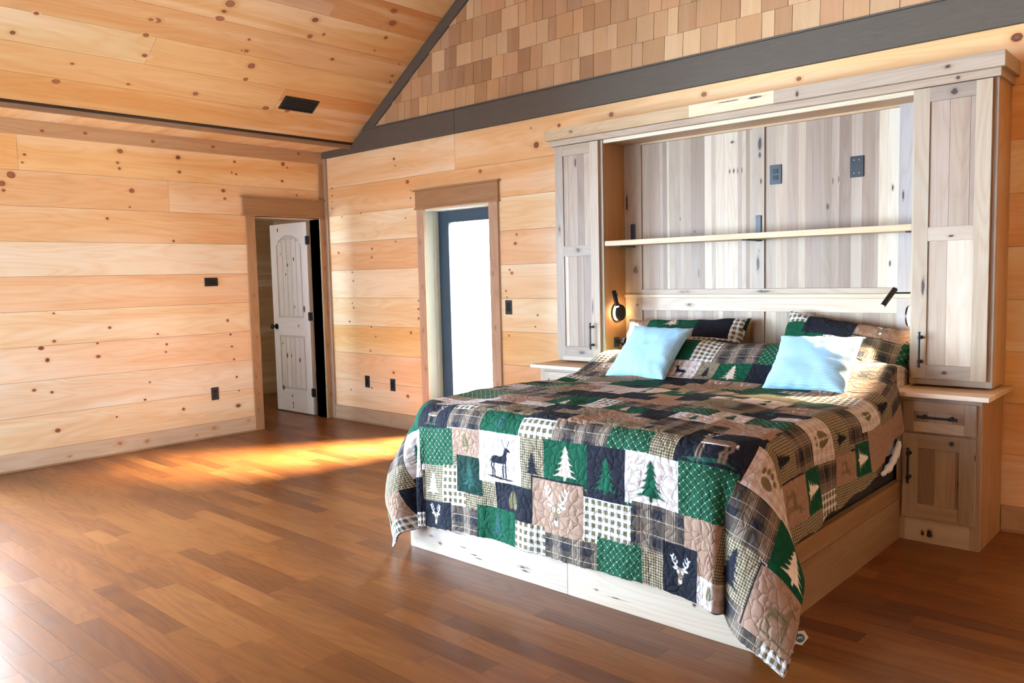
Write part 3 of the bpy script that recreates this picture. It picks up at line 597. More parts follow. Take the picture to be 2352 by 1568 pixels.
for k, (z0, z1, x0, x1, c) in enumerate(((2.325, 2.34, 3.852, 5.575, (.44, .29, .16)), (1.278, 1.312, 3.852, 5.575, HC), (1.165, 1.252, 3.852, 5.575, HL))):
    b = MB(); b.box(x0, -.024, z0, x1, -.006, z1, c, 0)
    if k == 1: hknot(b, 4.77, -.024, 1.295, .05, .014, False); hknot(b, 4.20, -.024, 1.295, .05, .01, False, core=.48)
    if k == 2: hknot(b, 4.24, -.024, 1.205, .03, .013, False, core=.5)
    b.build('rail', HICK, t, ORI, bevel=.001)
b = MB(); b.box(X0, -.034, 1.253, X1, -.006, 1.277, (.52, .41, .27), 0); b.build('cap_strip', HICK, t, ORI, bevel=.001)
for x0, x1 in ((3.853, 4.689), (4.773, 5.574)):
    for z0, z1 in ((1.313, 2.324), (.32, 1.164)):
        b = MB(); planks(b, x0, x1, z0, z1, -.014, -.006)
        if z0 > 1:
            if x0 < 4:
                for q in range(4): hknot(b, 4.53+.028*q, -.014, 2.075, .007, .016)
                hknot(b, 4.55, -.014, 2.26, .014, .010); hknot(b, 4.16, -.014, 1.79, .006, .018); hknot(b, 4.27, -.014, 1.70, .006, .008); hknot(b, 4.30, -.014, 1.42, .006, .03)
            else:
                hknot(b, 5.20, -.014, 1.95, .010, .020); hknot(b, 5.235, -.014, 1.955, .008, .026); hknot(b, 5.17, -.014, 1.80, .008, .018); hknot(b, 5.53, -.014, 1.45, .006, .02); hknot(b, 5.54, -.014, 1.88, .006, .02)
        b.build('panel', HICK, t, ORI)
# shelf and its brackets
b = MB(); b.box(X0+.001, -.275, 1.6225, X1-.001, -.046, 1.657, (.52, .37, .21), 0)
tag(b.build('floating_shelf', HICK, None, (4.715, -.16, 1.6225), bevel=.0015), 'long hickory shelf crossing the headboard between the cabinets', 'shelf')
for x, lab in ((3.783, 'black flat shelf bracket at the left end of the headboard shelf'), (4.735, 'black flat shelf bracket on the middle stile above the shelf'), (5.690, 'black flat shelf bracket at the right end of the shelf, mostly hidden')):
    b = MB(); b.box(x-.019, -.031, 1.612, x+.019, -.0245, 1.777); b.box(x-.019, -.22, 1.615, x+.019, -.031, 1.622)
    tag(b.build('shelf_bracket', BLACKP, None, (x, -.03, 1.612), bevel=.003), lab, 'bracket', 'black shelf brackets on the headboard')

# wall plates ------------------------------------------------------
def plate(name, label, cat, c, n, w_=.072, h=.118, kind='outlet', group=None, mat=None):
    """c: centre on the wall, n: 'x' or 'y' wall facing +x / -y"""
    b = MB(); o = thing(name, label, cat, c, group)
    def bx(u0, d0, v0, u1, d1, v1, bb):
        if n == 'x': bb.box(c[0]+d0, c[1]+u0, c[2]+v0, c[0]+d1, c[1]+u1, c[2]+v1)
        else: bb.box(c[0]+u0, c[1]-d1, c[2]+v0, c[0]+u1, c[1]-d0, c[2]+v1)
    bx(-w_/2, 0, -h/2, w_/2, .006, h/2, b); b.build('cover_plate', mat or BLACKP, o, c, bevel=.002)
    if kind == 'outlet':
        for s_ in (-1, 1):
            b = MB(); bx(-.017, .006, s_*.020-.014, .017, .0085, s_*.020+.014, b); bx(-.007, .0085, s_*.020-.002, -.005, .0092, s_*.020+.007, b); bx(.005, .0085, s_*.020-.002, .007, .0092, s_*.020+.007, b)
            b.build('receptacle', BLACK, o, c, bevel=.001)
    elif kind == 'switch':
        b = MB(); bx(-.017, .006, -.034, .017, .010, .034, b); b.build('rocker', BLACK, o, c, bevel=.002)
    elif kind == 'thermo':
        b = MB(); bx(-w_/2+.006, .006, -h/2+.006, w_/2-.006, .024, h/2-.006, b); b.build('housing', BLACK, o, c, bevel=.004)
    elif kind == 'box':
        b = MB(); bx(-.025, .004, -.045, .025, .0065, .045, b); b.build('opening', GLOSSB, o, c)
        SCM = plain('bright_screw', (.6, .6, .6), .2, Metallic=1)
        for s_, u_ in ((-1, -.0145), (-1, .0145), (1, -.0145), (1, .0145)):
            b = MB(); bx(u_-.0025, .0065, s_*.038-.003, u_+.0025, .009, s_*.038+.003, b); b.build('screw', SCM, o, c)
plate('wall_outlet', 'black wall outlet on the left wall, low beside the door casing', 'outlet', (0, -1.298, .406), 'x')
plate('wall_outlet', 'black outlet low on the bed wall, the one nearer the room corner', 'outlet', (.60, 0, .416), 'y', kind='switch')
plate('wall_outlet', 'black outlet low on the bed wall, the one nearer the glass door', 'outlet', (.995, 0, .41), 'y', kind='switch')
plate('light_switch', 'black switch plate at hand height right of the glass door', 'switch', (2.533, 0, 1.171), 'y', kind='switch')
plate('thermostat', 'small flat black thermostat box on the left wall', 'thermostat', (0, -1.279, 1.437), 'x', .125, .078, 'thermo')
plate('power_outlet', 'matt black outlet in the headboard panel, left one above the shelf', 'outlet', (4.843, -.014, 2.023), 'y', .076, .120)
plate('cable_box_plate', 'glossy black recessed cable box in the headboard panel above the shelf', 'wall box', (5.340, -.014, 2.02), 'y', .078, .122, 'box', mat=GLOSSB)

# ceiling vent -----------------------------------------------------
o = thing('ceiling_vent', 'black rectangular air vent in the sloping plank ceiling', 'vent', pl_left(-.815, .39, .001))
y0, y1, s0, s1 = -.988, -.645, .314, .466
def cb(b, ya, sa, da, yb_, sb, db):
    P = [pl_left(y_, s_, d_) for s_ in (sa, sb) for d_ in (da, db) for y_ in (ya, yb_)]
    b._add(P, [(0, 1, 3, 2), (4, 6, 7, 5), (0, 4, 5, 1), (2, 3, 7, 6), (0, 2, 6, 4), (1, 5, 7, 3)], BC, 1, 0)
b = MB()
for a in ((y0, s0, y1, s0+.018), (y0, s1-.018, y1, s1), (y0, s0+.018, y0+.018, s1-.018), (y1-.018, s0+.018, y1, s1-.018)): cb(b, a[0], a[1], 0, a[2], a[3], .009)
b.build('vent_frame', BLACK, o, o.location, bevel=.002)
b = MB(); cb(b, y0+.018, s0+.018, .0, y1-.018, s1-.018, .002); b.build('backing', plain('vent_dark', (.004, .004, .005), .8), o, o.location)
for i in range(6):
    b = MB(); sa = s0+.024+i*.0185; P = []
    cb(b, y0+.018, sa, .003, y1-.018, sa+.010, .006); b.build('louvre', BLACK, o, o.location)

# sconces: back disc, glowing ring, front disc, rod and swivelling tube ------
def sconce(xw, sgn, y, z, label, head_dir, pv):
    o = thing('reading_sconce', label, 'wall lamp', (xw, y, z)); L = Vector((xw, y, z))
    b = MB(); b.cyl((xw, y, z), (xw+sgn*.008, y, z), .066, 40); b.build('wall_plate', BLACK, o, L, smooth=True)
    b = MB(); b.cyl((xw+sgn*.008, y, z), (xw+sgn*.024, y, z), .055, 40); b.build('light_ring', GLOW, o, L, smooth=True)
    b = MB(); b.cyl((xw+sgn*.026, y, z), (xw+sgn*.038, y, z), .060, 40, r1=.056); b.cyl((xw+sgn*.024, y, z), (xw+sgn*.026, y, z), .03, 20); b.build('front_disc', BLACK, o, L, smooth=True)
    piv = Vector((xw+sgn*pv[0], y+pv[1], z+.128))
    b = MB(); b.tube([(xw, y-.01, z+.128), piv], .0045); b.cyl((xw, y-.01, z+.128), (xw+sgn*.006, y-.01, z+.128), .012); b.tube([(xw+sgn*.004, y-.005, z+.12), (xw+sgn*.004, y, z+.06)], .004); b.build('arm', BLACK, o, L, smooth=True)
    d = Vector(head_dir).normalized(); a = piv-d*.03+Vector((sgn*.002, -.015, 0)); e = a+d*.12
    b = MB(); b.cyl(a, e, .0145, 24); b.cyl(piv, piv+Vector((0, -.01, 0)), .006); hd = b.build('lamp_head', BLACK, o, L, smooth=True)
    b = MB(); b.cyl(e-d*.001, e+d*.0015, .011, 20); b.build('lens', GLOW, hd, L, smooth=True)
    l = bpy.data.lights.new('spot', 'SPOT'); l.energy = 200; l.color = (1, .80, .52); l.spot_size = math.radians(76); l.spot_blend = .7; l.shadow_soft_size = .012
    s_ = bpy.data.objects.new('spot', l); COL.objects.link(s_); s_.parent = o; s_.location = e+d*.012-L; s_.rotation_euler = d.to_track_quat('-Z', 'Y').to_euler()
sconce(3.709, 1, -.133, 1.150, 'black round reading lamp on the left cabinet side, lit', (.35, -.20, -.85), (.030, -.055))
sconce(5.721, -1, -.185, 1.160, 'black reading lamp on the right cabinet side, its tube over the pillow', (-.38, -.51, -.77), (.105, -.035))
o = thing('phone_charger', 'black round plug puck with looped cord under the left lamp', 'charger', (3.709, -.13, .94)); L = Vector((3.709, -.13, .94))
b = MB(); b.box(3.709, -.175, .905, 3.716, -.115, .975); b.build('socket_plate', BLACKP, o, L, bevel=.002)
b = MB(); b.cyl((3.716, -.140, .945), (3.765, -.140, .945), .020, 24); b.cyl((3.765, -.140, .945), (3.790, -.140, .945), .031, 30); b.build('puck', BLACK, o, L, smooth=True)
b = MB(); b.tube([(3.745+.022*math.cos(q), -.142, .915-.024*math.sin(q)) for q in [math.pi*i/14 for i in range(-1, 16)]], .0016, 6); b.build('cord', BLACK, o, L, smooth=True)

# pendant made up as the body of the warm fill light (above the frame)
o = thing('added_pendant', 'unseen round pendant added for the warm fill under the ceiling ridge', 'added fill lamp', (5.4, -4.3, 4.55))
b = MB(); b.cyl((5.4, -4.3, 4.6), (5.4, -4.3, 5.95), .012); b.cyl((5.4, -4.3, 5.9), (5.4, -4.3, 5.98), .06); b.build('stem', BLACK, o, o.location)
b = MB(); b.cyl((5.4, -4.3, 4.55), (5.4, -4.3, 4.6), .22, 32); b.build('canopy', BLACK, o, o.location)

# bed platform -----------------------------------------------------
ORI = Vector((4.765, -1.1, 0)); bed = thing('bed_platform', 'low hickory bed platform under the patchwork quilt', 'bed frame', ORI)
FX0, FX1, FY = 3.786, 5.744, -2.18
b = MB(); b.box(FX0, FY, 0, 4.86, FY+.022, .285, (.40, .335, .275), 0, 5.5); b.box(4.861, FY, 0, FX1, FY+.022, .285, (.41, .335, .26), 0, 12.1)
for x, z, ru, rv, c in ((3.95, .085, .022, .009, .4), (4.02, .06, .02, .012, .36), (4.20, .075, .055, .004, 1), (4.27, .052, .05, .005, 1), (4.30, .040, .045, .004, 1), (4.60, .060, .045, .017, .9), (4.61, .05, .03, .008, 1), (5.02, .062, .016, .006, .95), (5.13, .05, .05, .003, 1), (4.15, .14, .06, .003, .5), (5.50, .12, .01, .01, 1), (5.62, .14, .012, .005, 1)):
    hknot(b, x, FY, z, ru*.9, rv*.8, False, core=min(.40+c*.14, .53))
b.build('foot_panel', HICK, bed, ORI, bevel=.0015)
b = MB(); b.box(FX1-.022, FY+.022, 0, FX1, -.48, .215, (.22, .115, .052), 1); b.box(FX1-.026, FY+.022, .2155, FX1-.004, -.48, .285, (.25, .135, .062), 1); b.box(FX1-.03, FY+.022, .286, FX1+.004, -.48, .312, (.28, .16, .075), 1); b.build('side_panel', HICK, bed, ORI, bevel=.0015)  # shade of the unlit right side put into these darker colours
b = MB(); b.box(FX0, FY+.022, 0, FX0+.022, -.48, .312, (.50, .32, .17), 1); b.build('side_panel', HICK, bed, ORI, bevel=.0015)
b = MB(); b.box(FX0+.03, FY+.03, .255, FX1-.03, -.05, .27, (.4, .28, .18), 0); b.build('slat_deck', HICK, bed, ORI)
SHEET = noisy('white_cotton_sheet', (.72, .78, .86), .05, 40, .8)
b = MB(); b.box(3.83, -2.12, .275, 5.70, -.06, .42); tag(b.build('box_spring', plain('box_spring_shade_dark', (.02, .02, .022), .9), None, (4.765, -1.1, .275), bevel=.02), 'box spring coloured dark for the shadow gap under the quilt', 'box spring')  # shadow gap under the quilt put into a near-black colour
o = thing('mattress', 'thick white mattress with fitted sheet bulging out by the right nightstand', 'mattress', (4.765, -1.1, .421)); L = Vector(o.location)
b = MB(); b.box(3.82, -2.14, .421, 5.70, -.06, .74); b.build('mattress_body', SHEET, o, L, bevel=.05)
b = MB()
for (px, py, pz, r, sq) in ((5.757, -.555, .51, .026, (.6, 1.0, 1.2)), (5.752, -.575, .475, .028, (.7, 1.1, 1.2)), (5.748, -.61, .44, .026, (.7, 1.3, 1.0)), (5.742, -.66, .41, .028, (.7, 1.7, .9)), (5.738, -.72, .395, .022, (.6, 1.9, .8))): b.ball((px, py, pz), r, sq=sq)
so = b.build('fitted_sheet', SHEET, o, L, smooth='all')
rm = so.modifiers.new('fuse', 'REMESH'); rm.mode = 'VOXEL'; rm.voxel_size = .008; rm.use_smooth_shade = True
sm = so.modifiers.new('soft', 'SMOOTH'); sm.iterations = 8

# ------------------------------------------------------------------ quilt surface
XC=4.765; R0=.12; RB=.10; HX=1.0-R0-RB; YF=-2.0
PY=np.array([-.20,-.28,-.36,-.44,-.50,-.56,-.62,-.68,-.73,-.80,-.98,-1.3,-1.7,-2.0])
PZ=np.array([.87,.96,.995,1.0,.985,.945,.895,.845,.81,.79,.782,.80,.805,.79])
def vnoise(x,y,seed=0):
    xi=np.floor(x).astype(int);yi=np.floor(y).astype(int);fx=x-xi;fy=y-yi
    fx=fx*fx*(3-2*fx);fy=fy*fy*(3-2*fy)
    def h(i,j):
        n=np.sin(i*127.1+j*311.7+seed*74.7)*43758.5453
        return n-np.floor(n)
    return (h(xi,yi)*(1-fx)+h(xi+1,yi)*fx)*(1-fy)+(h(xi,yi+1)*(1-fx)+h(xi+1,yi+1)*fx)*fy-.5
def smooth_profile(n=600):
    t=np.linspace(-.20,-2.0,n)
    z=np.interp(-t,-PY,PZ)
    k=np.ones(19)/19.;zp=np.pad(z,(9,9),mode='edge');z=np.convolve(zp,k,'valid')
    s=np.concatenate([[0],np.cumsum(np.hypot(np.diff(t),np.diff(z)))])
    return t,z,s
TY,TZ,TS=smooth_profile()
BL=TS[-1]
DF=R0+RB*math.pi/2+.515
def quilt_point(a,b,d,e,sg):
    """a in [-HX,HX], b in [0,BL] position on the top; d>=0 cloth beyond the side (sg=+-1), e>=0 beyond the foot"""
    y=np.interp(b,TS,TY); z=np.interp(b,TS,TZ)
    up=z-.79
    rise=np.clip((y+1.0)/.25,0,1)
    edge=np.clip((np.abs(a)-.50)/(HX-.50),0,1);edge=edge*edge*(3-2*edge)
    z=z-np.where(rise>0,up*edge*.45*rise,0)-.02*edge*(1-rise)-.012*np.exp(-(a/.10)**2)*rise*np.clip(up/.2,0,1)
    x=XC+a
    r=np.hypot(d,e);ph=np.arctan2(e,np.maximum(d,1e-9))
    arc=RB*math.pi/2
    t=ph/(math.pi/2)
    az=(t**(1.55 if sg>0 else 1.0))*math.pi/2
    per=np.where(e>1e-6,a*1.0+sg*ph*.5,b*sg)
    hump=np.sin(np.pi*t)**1.5
    beta=np.radians(6.0 if sg>0 else 3.0)*(1-t)+np.radians(1.5)*t+np.radians(22 if sg>0 else 10)*hump
    beta=beta+np.radians(7)*vnoise(per*4.1+20,per*0+3.3,1)+np.radians(3)*vnoise(per*9+40,per*0,2)
    # an inward fold on each flank of the hanging corners
    beta=beta-np.radians(13)*np.exp(-((t-.80)/.055)**2)-np.radians(8)*np.exp(-((t-.22)/.06)**2)
    w=np.clip((r-R0)/arc,0,1)*math.pi/2
    l=np.maximum(r-R0-arc,0)
    bl=np.sin(np.clip(l/.7,0,1)*math.pi)*hump*(.0 if sg>0 else .09)
    out=np.minimum(r,R0)+RB*np.sin(w)+l*np.sin(beta)+bl
    down=RB*(1-np.cos(w))+l*np.cos(beta)*(1.0 if sg>0 else 1-.10*hump)
    ox=sg*np.cos(az);oy=-np.sin(az)
    X=x+out*ox;Y=y+out*oy;Z=z-down
    # soft puffs and wrinkles
    n=.010*vnoise(X*7+3,(Y+Z)*7,5)+.006*vnoise(X*16,(Y-Z)*16,6)
    Z=Z+n*np.cos(w); X=X+n*ox*np.sin(w); Y=Y+n*oy*np.sin(w)
    # the cloth is held in between the two nightstands at the head
    k=np.clip((Y+.66)/.10,0,1);k=k*k*(3-2*k)
    X=np.where(k>0,np.clip(X,3.35+(3.722-3.35)*k,6.1+(5.702-6.1)*k),X)
    Z=np.maximum(Z,.012+.006*(vnoise(X*9,Y*9,7)+.5))
    return X,Y,Z
def side_drop(b,sg):
    y=np.interp(b,TS,TY);z=np.interp(b,TS,TZ)
    up=z-.79;rise=np.clip((y+1.0)/.25,0,1)
    zt=z-up*.45*rise-.02*(1-rise)
    hem=np.interp(-y,[.2,.6,.72,.95,1.3,1.7,2.0],[.62,.60,.56,.44,.415,.375,.37])+.008*np.sin(y*23)
    if sg<0: hem=hem-.05
    return R0+RB*math.pi/2+np.maximum(zt-RB-hem,.05)
# ------------------------------------------------------------------ patchwork fabrics (pattern from cloth coordinates in metres)
C_GREEN = (.003, .062, .030); C_DKG = (.006, .028, .022); C_BLK = (.010, .011, .018); C_TAN = (.30, .19, .135); C_CRM = (.60, .575, .57)
def fabric(kind):
    t = NT('quilt_fabric_'+kind); uv = t.n('ShaderNodeTexCoord').outputs['UV']; sp = t.n('ShaderNodeSeparateXYZ'); t.l(uv, sp.inputs[0]); u, v = sp.outputs[0], sp.outputs[1]
    def band(x, p, w_, off=0.0):
        f = t.math('FRACT', t.math('ADD', t.math('MULTIPLY', x, 1.0/p), off)); return t.math('LESS_THAN', f, w_)
    if kind == 'green': c = C_GREEN
    elif kind == 'darkgreen': c = C_DKG
    elif kind == 'black': c = C_BLK
    elif kind == 'tan': c = C_TAN
    elif kind == 'lattice':
        p = .034; a = t.math('ADD', u, v); d = t.math('SUBTRACT', u, v)
        fa = t.math('ABSOLUTE', t.math('SUBTRACT', t.math('FRACT', t.math('MULTIPLY', a, 1/p)), .5)); fd = t.math('ABSOLUTE', t.math('SUBTRACT', t.math('FRACT', t.math('MULTIPLY', d, 1/p)), .5))
        line = t.math('MAXIMUM', t.math('LESS_THAN', fa, .022), t.math('LESS_THAN', fd, .022)); dot = t.math('MULTIPLY', t.math('LESS_THAN', fa, .085), t.math('LESS_THAN', fd, .085))
        c = t.mix(t.math('MULTIPLY', line, .55), C_GREEN, (.30, .34, .22)); c = t.mix(dot, c, (.60, .54, .36))
    elif kind == 'gingham':
        p = .046; s_ = t.math('MULTIPLY', t.math('ADD', band(u, p, .5), band(v, p, .5)), .5); c = t.mix(s_, C_CRM, (.47, .37, .33))
    elif kind == 'check':
        p = .0115; s_ = t.math('MULTIPLY', t.math('ADD', band(u, p, .5), band(v, p, .5)), .5); c = t.mix(s_, (.36, .30, .20), (.055, .040, .022))
    elif kind == 'olive':
        p = .034; s_ = t.math('MULTIPLY', t.math('ADD', band(u, p, .55), band(v, p, .55)), .5); c = t.mix(s_, (.66, .66, .65), (.12, .092, .048))
        c = t.mix(t.math('MULTIPLY', t.math('MAXIMUM', band(u, p, .07, .35), band(v, p, .07, .35)), .8), c, (.72, .70, .64))
    elif kind == 'brown':
        p = .115; s_ = t.math('MULTIPLY', t.math('ADD', band(u, p, .36), band(v, p, .30)), .5)
        c = t.mix(s_, (.095, .072, .053), (.018, .018, .025)); c = t.mix(t.math('MULTIPLY', band(u, p, .22, .42), .5), c, (.24, .18, .14))
        ln = t.math('MAXIMUM', t.math('MAXIMUM', band(u, p, .022, .47), band(u, p, .022, .15)), t.math('MAXIMUM', band(v, .062, .045, .1), band(u, p, .022, .22)))
        c = t.mix(t.math('MULTIPLY', ln, .75), c, (.42, .35, .28))
    wv = t.noise(uv, 900, 1, .5); c = t.mix(t.math('MULTIPLY', wv, .22), c, (.02, .02, .02)) if not isinstance(c, tuple) else t.mix(t.math('MULTIPLY', wv, .30), c, tuple(x*.4 for x in c))
    # applique
    c = t.mix(t.attr('ma').outputs['Fac'], c, t.attr('mo').outputs['Vector'])
    # stitched meander: thread lines and puffed cells
    nz = t.n('ShaderNodeTexNoise'); t.l(uv, nz.inputs['Vector']); nz.inputs['Scale'].default_value = 16
    du = t.vmath('ADD', uv, t.vmath('MULTIPLY', t.vmath('SUBTRACT', nz.outputs['Color'], (.5, .5, .5)), (.05, .05, 0)))
    vo = t.n('ShaderNodeTexVoronoi', feature='DISTANCE_TO_EDGE'); t.l(du, vo.inputs['Vector']); vo.inputs['Scale'].default_value = 25
    edge = vo.outputs['Distance']
    puff = t.math('POWER', t.math('MULTIPLY', edge, 2.6, clamp=True), .45)
    thread = t.math('LESS_THAN', edge, .018)
    c = t.mix(t.math('MULTIPLY', thread, .30), c, t.mix(1.0, c, (.35, .30, .28), 'MULTIPLY'))
    cr = t.noise(uv, 55, 3, .6, .5)
    t.bump(t.math('ADD', puff, t.math('MULTIPLY', cr, .5)), .55, .009)
    return t.done(c, .9, Specular_IOR_Level=.15)
FK = {'G': 0, 'L': 1, 'K': 2, 'T': 3, 'W': 4, 'O': 5, 'B': 6, 'C': 7, 'D': 8}
FABS = [fabric(k) for k in ('green', 'lattice', 'black', 'tan', 'gingham', 'olive', 'brown', 'check', 'darkgreen')]

# applique shapes in a unit square: ('p', points) polygon, ('l', points, width) line, ('e', cx, cy, rx, ry) ellipse; each with a colour
def tree_shape(col):
    L = [(.5, 1.0)]; tiers = ((.86, .12, .80), (.70, .20, .62), (.53, .28, .45), (.34, .36, .26), (.14, .46, .08))
    right = [(.5, 1.0)]
    for (yb_, wd, yt) in ((.80, .13, .78), (.63, .20, .62), (.45, .28, .44), (.27, .36, .26), (.10, .47, .12)):
        right += [(.5+wd*.55, yb_+.06), (.5+wd, yb_-.01), (.5+wd*.42, yb_+.02)]
    right += [(.54, .10), (.54, .0)]
    left = [(1-x, y+(.018 if i % 3 == 1 else 0)) for i, (x, y) in enumerate(right)][::-1]
    return [('p', right+left, col)]
def deer_shape(col, ground=True):
    S = [('p', [(.20, .42), (.24, .53), (.34, .57), (.54, .56), (.62, .62), (.65, .72), (.68, .78), (.75, .80), (.82, .76), (.88, .71), (.85, .68), (.77, .69), (.735, .60), (.725, .48), (.69, .40), (.55, .37), (.38, .38), (.30, .36)], col),
         ('l', [(.25, .44), (.22, .30), (.27, .22), (.26, .05)], .040, col), ('l', [(.33, .40), (.30, .27), (.34, .20), (.33, .05)], .036, col), ('l', [(.62, .40), (.60, .24), (.60, .05)], .038, col), ('l', [(.69, .42), (.685, .24), (.69, .05)], .038, col),
         ('l', [(.70, .79), (.63, .84), (.60, .92), (.62, 1.0)], .018, col), ('l', [(.61, .90), (.55, .96)], .015, col), ('l', [(.64, .84), (.66, .94)], .015, col),
         ('l', [(.75, .80), (.80, .85), (.83, .92), (.81, 1.0)], .018, col), ('l', [(.82, .90), (.88, .97)], .015, col), ('l', [(.79, .85), (.76, .94)], .015, col), ('l', [(.19, .46), (.17, .38)], .03, col)]
    if ground: S.insert(0, ('p', [(.02, .05), (.3, .07), (.6, .03), (.98, .0), (.8, -.03), (.5, -.01), (.2, .02)], col))
    return S
WH = (.80, .80, .82); BR = (.17, .125, .075); BRD = (.09, .065, .04)
def head_shape():
    S = []
    for q in (1, -1):
        m_ = lambda p: [(.5+q*x, y) for x, y in p]
        S += [('l', m_([(.09, .58), (.20, .66), (.29, .76), (.30, .88), (.24, .98)]), .030, WH), ('l', m_([(.20, .66), (.13, .74), (.12, .82)]), .022, WH), ('l', m_([(.29, .76), (.20, .84), (.17, .92)]), .022, WH), ('l', m_([(.30, .86), (.36, .93)]), .020, WH),
              ('e', .5+q*.20, .55, .10, .055, BR), ('e', .5+q*.205, .55, .075, .036, WH)]
    S += [('p', [(.38, .57), (.5, .62), (.62, .57), (.64, .45), (.59, .30), (.57, .14), (.5, .06), (.40, .02), (.40, .14), (.42, .30), (.36, .45)], BR)]
    for q in (1, -1): S += [('e', .5+q*.085, .47, .045, .055, WH), ('e', .5+q*.085, .465, .020, .026, (.01, .01, .01))]
    S += [('e', .5, .20, .055, .10, WH), ('e', .5, .255, .040, .042, (.01, .01, .01)), ('l', [(.5, .25), (.5, .14)], .012, BRD)]
    return S
def deer_color():
    S = deer_shape((.16, .11, .08), False); W2 = WH
    S = [('p', [(.0, .0), (.3, .10), (.7, .06), (1.0, .02), (.7, -.03), (.3, .02)], (.01, .06, .04))]+S
    S += [('l', [(.30, .385), (.5, .365), (.68, .385)], .022, W2), ('e', .19, .44, .018, .05, W2), ('e', .80, .745, .03, .02, W2)]
    return [s_[:-1]+(W2,) if (s_[0] == 'l' and s_[1][0][1] > .78) else s_ for s_ in S]
def hoof_shape(col):
    return [('p', [(.48, .92), (.40, .85), (.30, .60), (.28, .40), (.36, .26), (.46, .30), (.48, .5)], col), ('p', [(.52, .92), (.60, .85), (.70, .60), (.72, .40), (.64, .26), (.54, .30), (.52, .5)], col), ('e', .42, .13, .04, .06, col), ('e', .58, .13, .04, .06, col)]
def paw_shape(col):
    return [('e', .5, .35, .22, .18, col), ('e', .25, .62, .08, .11, col), ('e', .42, .76, .08, .12, col), ('e', .60, .76, .08, .12, col), ('e', .76, .62, .08, .11, col)]
DKN = (.008, .009, .016)
MOT = {'gt': tree_shape(C_GREEN), 'tt': tree_shape((.50, .40, .32)), 'kt': tree_shape(DKN), 'wt': tree_shape((.72, .68, .64)), 'dt': tree_shape((.012, .06, .05)), 'kd': deer_shape(DKN), 'hd': head_shape(), 'cd': deer_color(), 'bd': deer_shape((.15, .11, .06)),
       'hf': hoof_shape((.13, .11, .05)), 'pw': paw_shape((.16, .12, .06)), 'whd': [s_ for s_ in head_shape()], 'br': []}
def raster(A, B, mo, ma, rect, shapes, flip=False, rot=0, frame=None, own=None):
    """paint an applique into the per-vertex colour; A to the right, B downwards"""
    a0, b0, a1, b1 = rect; mar = .01
    idx = np.where((A > a0-mar) & (A < a1+mar) & (B > b0-mar) & (B < b1+mar) & (own if own is not None else True))[0]
    if not len(idx): return
    Wd, Ht = a1-a0, b1-b0
    if frame is not None:
        a, b_ = A[idx], B[idx]; k = ((np.minimum(np.abs(a-a0), np.abs(a-a1)) < .0045) | (np.minimum(np.abs(b_-b0), np.abs(b_-b1)) < .0045)) & (a > a0-.0045) & (a < a1+.0045) & (b_ > b0-.0045) & (b_ < b1+.0045)
        mo[idx[k]] = frame; ma[idx[k]] = 1
    sz = min(Wd, Ht)*.80; ca, cb_ = (a0+a1)/2, (b0+b1)/2; cr, sr = math.cos(rot), math.sin(rot)
    for sh in shapes:
        col = sh[-1]; acc = np.zeros(len(idx))
        for oa, ob in ((-.0012, -.0012), (.0012, -.0012), (-.0012, .0012), (.0012, .0012)):
            x = (A[idx]+oa-ca)/sz; y = -(B[idx]+ob-cb_)/sz; x, y = x*cr+y*sr, -x*sr+y*cr
            if flip: x = -x
            x = x+.5; y = y+.5
            if sh[0] == 'p':
                P = sh[1]; ins = np.zeros(len(idx), bool); j = len(P)-1
                for i in range(len(P)):
                    xi, yi = P[i]; xj, yj = P[j]
                    if yi != yj:
                        k = ((yi > y) != (yj > y)) & (x < (xj-xi)*(y-yi)/(yj-yi)+xi); ins ^= k
                    j = i
            elif sh[0] == 'l':
                ins = np.zeros(len(idx), bool); P = sh[1]
                for (x0, y0_), (x1, y1_) in zip(P, P[1:]):
                    dx, dy = x1-x0, y1_-y0_; tt = np.clip(((x-x0)*dx+(y-y0_)*dy)/(dx*dx+dy*dy), 0, 1)
                    ins |= (x-x0-tt*dx)**2+(y-y0_-tt*dy)**2 < (sh[2]*.62)**2
            else: ins = ((x-sh[1])/sh[3])**2+((y-sh[2])/sh[4])**2 < 1
            acc += ins
        acc /= 4; k = acc > 0; q = idx[k]; w_ = acc[k]
        mo[q] = mo[q]*(1-w_[:, None])*(ma[q] > 0)[:, None]+np.array(col)*np.where(ma[q] > 0, w_, 1)[:, None]; ma[q] = np.maximum(ma[q], w_)

